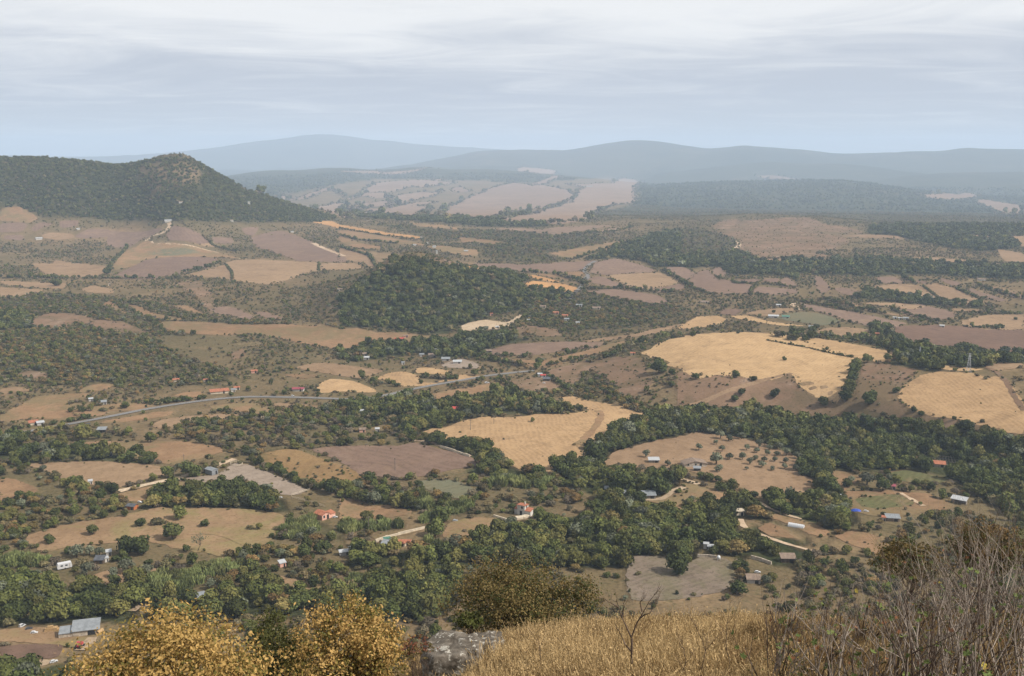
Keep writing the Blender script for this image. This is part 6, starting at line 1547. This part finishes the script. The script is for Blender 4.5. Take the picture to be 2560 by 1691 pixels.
fore_tree('yellow_tree', 'smaller yellow-green tree between the dark bush and the boulder', 'tree', 800, 1512, 27, 345, 300, 'leaf_yellow', 'leaf_yelgreen', 32, 480, 32, 0.050, spread=0.064)
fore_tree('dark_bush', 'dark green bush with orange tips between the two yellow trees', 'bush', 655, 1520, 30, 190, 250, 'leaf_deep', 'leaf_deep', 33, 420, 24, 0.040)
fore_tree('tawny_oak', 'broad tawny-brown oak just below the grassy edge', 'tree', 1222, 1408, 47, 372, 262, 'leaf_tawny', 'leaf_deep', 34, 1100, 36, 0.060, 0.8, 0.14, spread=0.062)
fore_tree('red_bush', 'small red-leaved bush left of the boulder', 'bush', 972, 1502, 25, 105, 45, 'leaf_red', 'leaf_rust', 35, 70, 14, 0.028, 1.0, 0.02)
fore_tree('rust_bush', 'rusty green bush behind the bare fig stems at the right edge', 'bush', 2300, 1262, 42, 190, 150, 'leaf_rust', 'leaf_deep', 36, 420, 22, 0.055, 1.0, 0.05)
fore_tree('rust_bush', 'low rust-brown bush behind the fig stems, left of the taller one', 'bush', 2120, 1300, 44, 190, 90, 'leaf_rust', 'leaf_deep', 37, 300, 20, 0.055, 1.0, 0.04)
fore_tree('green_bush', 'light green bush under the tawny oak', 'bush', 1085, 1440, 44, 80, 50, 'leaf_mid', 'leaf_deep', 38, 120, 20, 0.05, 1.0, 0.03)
# boulder
m, t, b = new_mat('boulder'); co = t.add('ShaderNodeTexCoord').outputs['Object']
v1 = t.noise(co, 2.2, 6, 0.7, 0.3); v2 = t.noise(co, 3.6, 7, 0.72, 0.6); v3 = t.noise(co, 24, 3, 0.7)
c = t.mix(t.ramp(v1, 0.35, 0.65), (0.055, 0.046, 0.036), (0.16, 0.138, 0.112)); c = t.mix(t.math('MULTIPLY', t.ramp(v2, 0.55, 0.585), 0.8), c, (0.40, 0.38, 0.33)); c = t.mix(t.math('MULTIPLY', t.ramp(v3, 0.55, 0.66), 0.6), c, (0.045, 0.04, 0.032))
t.l.new(c, b.inputs['Base Color']); bump(t, b, t.math('ADD', t.math('MULTIPLY', v2, 0.7), t.math('MULTIPLY', v3, 0.3)), 0.8, 0.06)
BOULD = []
def boulder(label, dx, dy, wpx, hpx, seed, depth=0.8):
    gx, gy, gz, _ = near_spot(dx, dy); mpp = 1024/2374*math.hypot(gx, gy, gz-CAMZ)/FPX; V, F = ico(5); rg = np.random.RandomState(seed)
    V = V/np.max(np.abs(V), axis=1, keepdims=True)**0.42; V[:, 2] = np.minimum(V[:, 2], 0.78+0.10*np.sin(2*V[:, 0]))
    n = fbm(V[:, 0]*1.3+seed+9, V[:, 1]*1.3+V[:, 2]*1.7+9, 4)-0.5; V = V*(1+0.45*n[:, None]); n2 = fbm(V[:, 0]*5+30+V[:, 2]*3, V[:, 1]*5+30+V[:, 2]*4, 3)-0.5; V = V*(1+0.10*n2[:, None])
    BOULD.append((gx, gy, wpx*mpp/2)); V = V*[wpx*mpp/2, wpx*mpp/2*depth, hpx*mpp*0.62]; me = mesh_np('boulder', V, F, 'boulder', True)
    o = ob('boulder', me, None, (gx, gy, gz+hpx*mpp*0.32), label=label, category='boulder'); o.rotation_euler = (0.05, 0.06, -math.atan2(gx, gy)+0.2); return o
boulder('large lichen-covered grey boulder sunk in the dry grass', 1052, 1562, 145, 92, 3); boulder('lower flat grey rock just right of the large boulder', 1135, 1512, 75, 48, 8)
# dry grass
def grass_clump(seed, n, mat, h=0.42, spread=0.26, heads=True):
    rg = np.random.RandomState(seed); B = rg.normal(0, spread*0.5, (n, 2)); hh = h*rg.uniform(0.5, 1.15, n); a = rg.uniform(0, 6.28, n); w = rg.uniform(0.0035, 0.0075, n); L = rg.normal(0, 0.10, (n, 2))*h/0.4+B*0.35
    dx, dy = np.cos(a)*w, np.sin(a)*w; c = lambda fx, fz, k: np.stack([B[:, 0]+L[:, 0]*fx+dx*k, B[:, 1]+L[:, 1]*fx+dy*k, hh*fz], -1)
    V = np.stack([c(0, -0.1, -1), c(0, -0.1, 1), c(0.35, 0.55, 0.9), c(0.35, 0.55, -0.9), c(1.0, 1.0, 0.9), c(1.0, 1.0, -0.9)], 1).reshape(-1, 3); i = np.arange(n)[:, None]*6
    F = np.vstack([i+[0, 1, 2, 3], i+[3, 2, 4, 5]]); t_ = rg.uniform(0, 1, n); parts = [(V, F, np.concatenate([t_, t_]))]
    if heads:
        k = n//2; tip = c(1.0, 1.0, 0)[:k]; V2, F2 = cards(tip, rg.normal(size=(k, 3)), rg.uniform(0.010, 0.020, k), rg, 1.8); parts.append((V2, F2, rg.uniform(0.4, 1, k)))
    return mesh_parts('clump', parts, mat)
gcol = bpy.data.collections.new('grass_sources')
for k in range(10):
    me = grass_clump(200+k, 34, 'straw_grass' if k < 7 else 'brown_grass', 0.34 if k != 6 else 0.55, 0.30 if k < 7 else 0.26, k != 8)
    gcol.objects.link(bpy.data.objects.new('blade_%02d' % k, me))
n = 36000; r = np.sqrt(rf_.uniform(12**2, 62**2, n)); th = rf_.uniform(rad(-24), rad(35), n); X, Y = r*np.sin(th), r*np.cos(th)
patch = fbm(X/3.5+70, Y/3.5, 3); edge = X+0.5*(fbm(X/4, Y/4+30, 2)-0.5)*6
keep = (edge > -3.5-0.02*r) & (rf_.rand(n) < np.clip(0.5+(patch-0.45)*4.5, 0.10, 1)); keep &= r > 12; keep &= (rf_.rand(len(X)) > np.clip((X/r-0.24)*7, 0, 0.55))
for bx_, by_, br_ in BOULD: keep &= ~((np.hypot(X-bx_, Y-by_) < br_*1.02) | ((r < math.hypot(bx_, by_)) & (r > math.hypot(bx_, by_)-br_-2.6) & (abs(np.arctan2(X, Y)-math.atan2(bx_, by_))*r < br_*0.8) & (rf_.rand(n) < 0.85)))
X, Y, r, patch = X[keep], Y[keep], r[keep], patch[keep]; n = len(X)
fig_side = np.clip((X/r-0.20)*6, 0, 1)
bro = rf_.rand(n) < np.clip((patch-0.55)*3, 0.05, 0.5)+0.75*fig_side
bro |= (rf_.rand(n) < 0.6*np.clip((fbm(X/1.6+11, Y/1.6, 2)-0.60)*9, 0, 1))
pidg = np.where(bro, rf_.randint(7, 10, n), rf_.randint(0, 7, n)); s_ = rf_.uniform(0.75, 1.35, n)*(1-0.15*fig_side)
rot = np.zeros((n, 3)); rot[:, 2] = rf_.uniform(0, 6.28, n); rot[:, :2] = rf_.normal(0, 0.12, (n, 2))
SG2 = scatter_group(gcol)
scatter('dry_grass', SG2, X, Y, zg(X, Y)+CAMZ-0.03, pidg, rot, np.column_stack([s_, s_, s_*rf_.uniform(0.7, 1.25, n)]), kind='stuff', label='golden dry grass covering the near hillside', category='grass')
# bare saplings, fig stems
def grow(rg, p, d, L, r, depth, segs, tips, k=5, bend=0.25, up=0.12, kids=(2, 4), g=None):
    n = 5; P = [np.array(p)]; R = [r]; dd = np.array(d, float); nodes = []
    for i in range(n):
        dd = unit(dd+rg.normal(size=3)*bend*0.4+[0, 0, up]); P.append(P[-1]+dd*L/n); R.append(r*(1-0.62*(i+1)/n)); nodes.append((P[-1], dd.copy(), R[-1]))
    g.tube(P, R, k)
    if depth > 0:
        for _ in range(rg.randint(*kids)):
            q, dq, rq = nodes[rg.randint(1, n)]; side = unit(np.cross(dq, rg.normal(size=3))); grow(rg, q, unit(dq*0.75+side*rg.uniform(0.45, 0.95)), L*rg.uniform(0.40, 0.68), rq*0.72, depth-1, segs, tips, max(3, k-1), bend, up, kids, g)
    tips.append((P[-1], dd)); tips.append((nodes[2][0], nodes[2][1]))
def sapling(label, dx, dy, hpx, seed, lean=(0, 0), mat='twig_bark', r0=0.022, name='bare_sapling', kids=(2, 4), depth=2):
    gx, gy, gz, _ = near_spot(dx, dy); mpp = 1024/2374*math.hypot(gx, gy, gz-CAMZ)/FPX; L = hpx*mpp; R = ob(name, None, None, (gx, gy, gz), label=label, category='sapling'); rg = np.random.RandomState(seed)
    g = Geo(); tips = []; n = 6; P = [np.array((0, 0, -0.1))]
    for i in range(n): P.append(P[-1]+np.array((lean[0]/n, lean[1]/n, 0.62))*L/n+rg.normal(size=3)*[0.02, 0.02, 0]*L)
    g.tube(P, [r0*(1-0.5*i/n) for i in range(n+1)], 6); g.ob('trunk', mat, R, True)
    g = Geo()
    for i in range(3, n+1):
        for _ in range(1 if i < n else 2): grow(rg, P[i], unit(np.array((rg.choice([-1, 1])*rg.uniform(0.3, 0.8), rg.normal()*0.4, 1.0))), L*rg.uniform(0.28, 0.46), r0*0.5, depth-1, 0, tips, 4, 0.25, 0.1, kids, g)
    g.ob('branch', mat, R, True)

def fork_sapling():
    gx, gy, gz, _ = near_spot(1464, 1572); mpp = 1024/2374*math.hypot(gx, gy, gz-CAMZ)/FPX
    R = ob('bare_sapling', None, None, (gx, gy, gz), label='forked bare dark sapling standing alone in the golden grass', category='sapling'); rg = np.random.RandomState(15)
    L = lambda pts: [np.array(((x-1464)*mpp, 0.12*i*rg.uniform(-1, 1), (1572-y)*mpp*1.03)) for i, (x, y) in enumerate(pts)]
    Geo().tube(L([(1464, 1590), (1463, 1540), (1461, 1505), (1462, 1478)]), [0.040, 0.036, 0.032, 0.030], 6).ob('trunk', 'twig_bark', R, True)
    for pts in ([(1462, 1480), (1472, 1450), (1484, 1422), (1496, 1395), (1504, 1372)], [(1462, 1480), (1452, 1458), (1440, 1436), (1432, 1412), (1418, 1388)], [(1461, 1510), (1448, 1492), (1436, 1470), (1428, 1452)], [(1478, 1438), (1488, 1432), (1499, 1418), (1512, 1408)], [(1440, 1436), (1444, 1418), (1442, 1400)], [(1484, 1422), (1480, 1405), (1484, 1388)], [(1432, 1412), (1420, 1406), (1408, 1396)]):
        g = Geo(); P = L(pts); n = len(P); g.tube(P, [0.024*(1-0.8*i/(n-1)) for i in range(n)], 5); t2 = []
        for _ in range(3): grow(rg, P[-1-rg.randint(2)], unit(P[-1]-P[-2]+rg.normal(size=3)*0.05), 0.45, 0.007, 1, 0, t2, 3, 0.3, 0.1, (1, 3), g)
        g.ob('branch', 'twig_bark', R, True)
fork_sapling()
sapling('short bare twiggy sapling right of the boulder', 1255, 1560, 110, 6, (-0.05, 0), r0=0.012)
sapling('tall thin bare sapling left of the fig stems', 1612, 1600, 210, 7, (0.05, 0), r0=0.014); sapling('leaning bare sapling at the bottom of the grass', 1580, 1590, 150, 8, (0.2, 0), r0=0.013)
sapling('thin bare sapling at the left margin of the fig stems', 1690, 1560, 190, 9, (-0.05, 0), r0=0.013); sapling('dark bare sapling sticking out above the right bushes', 2245, 1330, 210, 10, (0.06, 0), r0=0.04)
a5 = np.linspace(0, 2*np.pi, 31)[:-1]; lobe = 0.62+0.38*np.abs(np.cos(a5*2.5))**0.7; lobe *= np.where(np.abs(a5-np.pi) < 0.5, 0.7, 1.0)
LV = np.vstack([[0, 0, 0.0], np.column_stack([lobe*np.cos(a5), lobe*np.sin(a5), 0.16*lobe**2*np.cos(5*a5)+0.08])]); LF = np.array([(0, 1+i, 1+(i+1) % 30) for i in range(30)])
FIGLEAF = [mesh_parts('leaf', [(LV, LF, q)], mt) for mt, q in (('fig_green', 0.3), ('fig_green', 0.8), ('fig_yellow', 0.6), ('fig_brown', 0.5))]
FIGPOS = [(2040, 1700, 330, 'low fig bush rooted below the picture, centre of the thicket'), (2130, 1720, 360, 'low fig bush rooted below the picture, right of centre'), (2230, 1720, 380, 'fig bush rooted below the picture near the corner'), (2320, 1710, 400, 'fig bush rooted below the picture at the corner'), (2150, 1540, 290, 'tangled fig bush in the thicket heart'), (2290, 1500, 300, 'tangled fig bush close to the right edge'), (1790, 1600, 290, 'outermost bare fig bush on the grassy side'), (1900, 1590, 330, 'bare fig bush with pale stems, second from the grass'), (1985, 1640, 330, 'bare fig bush in the middle of the thicket bottom'), (2080, 1590, 330, 'bare fig bush with arching grey stems'), (2175, 1650, 360, 'bare fig bush near the bottom right corner'),
  (2275, 1590, 370, 'thick-stemmed bare fig bush at the right'), (2370, 1640, 400, 'bare fig bush in the bottom right corner'), (2345, 1480, 330, 'tall bare fig bush at the right edge'), (2225, 1470, 290, 'bare fig bush behind the thick-stemmed one'), (2110, 1480, 250, 'bare fig bush with several yellow leaves'),
  (2000, 1490, 210, 'low bare fig bush in the second row'), (1900, 1490, 190, 'low bare fig bush at the grass edge'), (2420, 1540, 380, 'bare fig bush cut by the right picture edge'), (1820, 1480, 160, 'sparse small fig bush by the dark shrub'), (2300, 1400, 230, 'bare fig bush farthest up the slope')]
for k, (dx, dy, hp, lab) in enumerate(FIGPOS):
    gx, gy, gz, _ = near_spot(dx, dy); mpp = 1024/2374*math.hypot(gx, gy, gz-CAMZ)/FPX; H = hp*mpp*(0.62 if dx < 2080 else 0.80); rg = np.random.RandomState(400+k)
    R = ob('fig_bush', None, None, (gx, gy, gz), label=lab, category='fig bush', group='bare fig bushes on the near slope'); tips = []
    for s in range(14):
        a = rg.uniform(0, 6.28); q = rg.uniform(0.1, 0.75); g = Geo()
        grow(rg, (0.25*math.cos(a)*q, 0.25*math.sin(a)*q, -0.15), unit(np.array((math.cos(a)*q*0.9, math.sin(a)*q*0.9, 0.8))), H*rg.uniform(0.55, 0.98), 0.024*rg.uniform(0.7, 1.3), 2, 0, tips, 5, 0.36, 0.16, (2, 4), g)
        g.ob('stem', 'fig_bark' if rg.rand() < 0.58 else 'twig_bark', R, True)
    K = [tips[i][0] for i in rg.choice(len(tips), 70)]; K = np.array([p for p in K if p[2] < H*0.62] or K[:2]); Pq = (K[:, None]+rg.normal(size=(len(K), 9, 3))*0.11-[0, 0, 0.12]).reshape(-1, 3); V, F = cards(Pq, rg.normal(size=Pq.shape), rg.uniform(0.014, 0.032, len(Pq)), rg, 0.6)
    ob('withered_foliage', mesh_parts('withered_foliage', [(V, F, rg.uniform(0, 1, len(F)))], 'leaf_rust' if k % 3 else 'leaf_deep'), R)
    for _ in range(34):
        p, d = tips[rg.randint(len(tips))]
        if p[2] > H*0.84: continue
        mi = rg.choice([0, 1, 2, 3], p=[.46, .36, .06, .12]); lf = ob('leaf', FIGLEAF[mi], R, tuple(p)); s = rg.uniform(0.045, 0.090)*(0.7 if mi == 3 else 1); lf.scale = (s, s, s)
        lf.rotation_euler = (rg.normal(0, 0.6), rg.normal(0, 0.6), rg.uniform(0, 6.28))
# leaning bare tree in the ochre field
gx, gy, gz, mpp, az = spot('J', 1365, 350); R = ob('bare_tree', None, None, (gx, gy, gz), label='leaning half-bare tree at the lower edge of the ochre field', category='tree'); g = Geo(); tips = []; rg = np.random.RandomState(61)
g.tube([(0, 0, -0.3), (0.5, 0, 1.2), (1.1, 0, 2.4)], [0.22, 0.17, 0.12], 6); g.ob('trunk', 'bark', R, True); g = Geo()
for _ in range(7): grow(rg, (1.1, 0, 2.4), unit(np.array((rg.normal()*0.6+0.2, rg.normal()*0.5, 1))), 3.4, 0.09, 2, 0, tips, 4, 0.3, 0.08, (2, 5), g)
g.ob('branch', 'bark', R, True); T_ = np.array([p for p, _ in tips]); V, F = cards(T_+rg.normal(size=T_.shape)*0.15, rg.normal(size=T_.shape), 0.22, rg); ob('crown', mesh_parts('crown', [(V, F, 0.4)], 'leaf_olive'), R)
# things that share a label are told apart by their order across the picture
from collections import defaultdict
SAME = defaultdict(list)
for o in scene.objects:
    if o.parent is None and 'label' in o and o.get('kind') is None: SAME[o['label']].append(o)
ORD = 'first second third fourth fifth sixth seventh eighth ninth tenth eleventh twelfth thirteenth fourteenth fifteenth sixteenth'.split()
for lab, os_ in SAME.items():
    if len(os_) < 2 or len(os_) > 16: continue
    os_.sort(key=lambda o: float(project(o.location.x, o.location.y, o.location.z-CAMZ)[0]))
    for ordinal, o in zip(ORD, os_): o['label'] = (lab+', '+ordinal+' from the left') if len(os_) > 2 else (lab+(', the left one' if ordinal == 'first' else ', the right one'))
# ---------------------------------------------------------------- air
HAZE_COLOR = (0.62, 0.77, 0.97, 1); HAZE_DENSITY = 1.04e-4
HZ = bpy.data.meshes.new('haze')
x0, x1, y0, y1, z0, z1 = -21500, 21500, -600, 21500, float(GZ.min())+CAMZ-3, float(max(GZ.max(), 0))+CAMZ+25
HZ.from_pydata([(x, y, z) for z in (z0, z1) for y in (y0, y1) for x in (x0, x1)], [], [(0, 2, 3, 1), (4, 5, 7, 6), (0, 1, 5, 4), (2, 6, 7, 3), (0, 4, 6, 2), (1, 3, 7, 5)])
hm = bpy.data.materials.new('haze'); hm.use_nodes = True; ht = NT(hm.node_tree); ht.n.clear()
ho = ht.add('ShaderNodeOutputMaterial'); hv = ht.add('ShaderNodeVolumePrincipled')
hv.inputs['Color'].default_value = HAZE_COLOR; hv.inputs['Density'].default_value = HAZE_DENSITY; hv.inputs['Anisotropy'].default_value = 0.0
ht.l.new(hv.outputs[0], ho.inputs['Volume']); HZ.materials.append(hm)
ob('haze', HZ, kind='stuff')
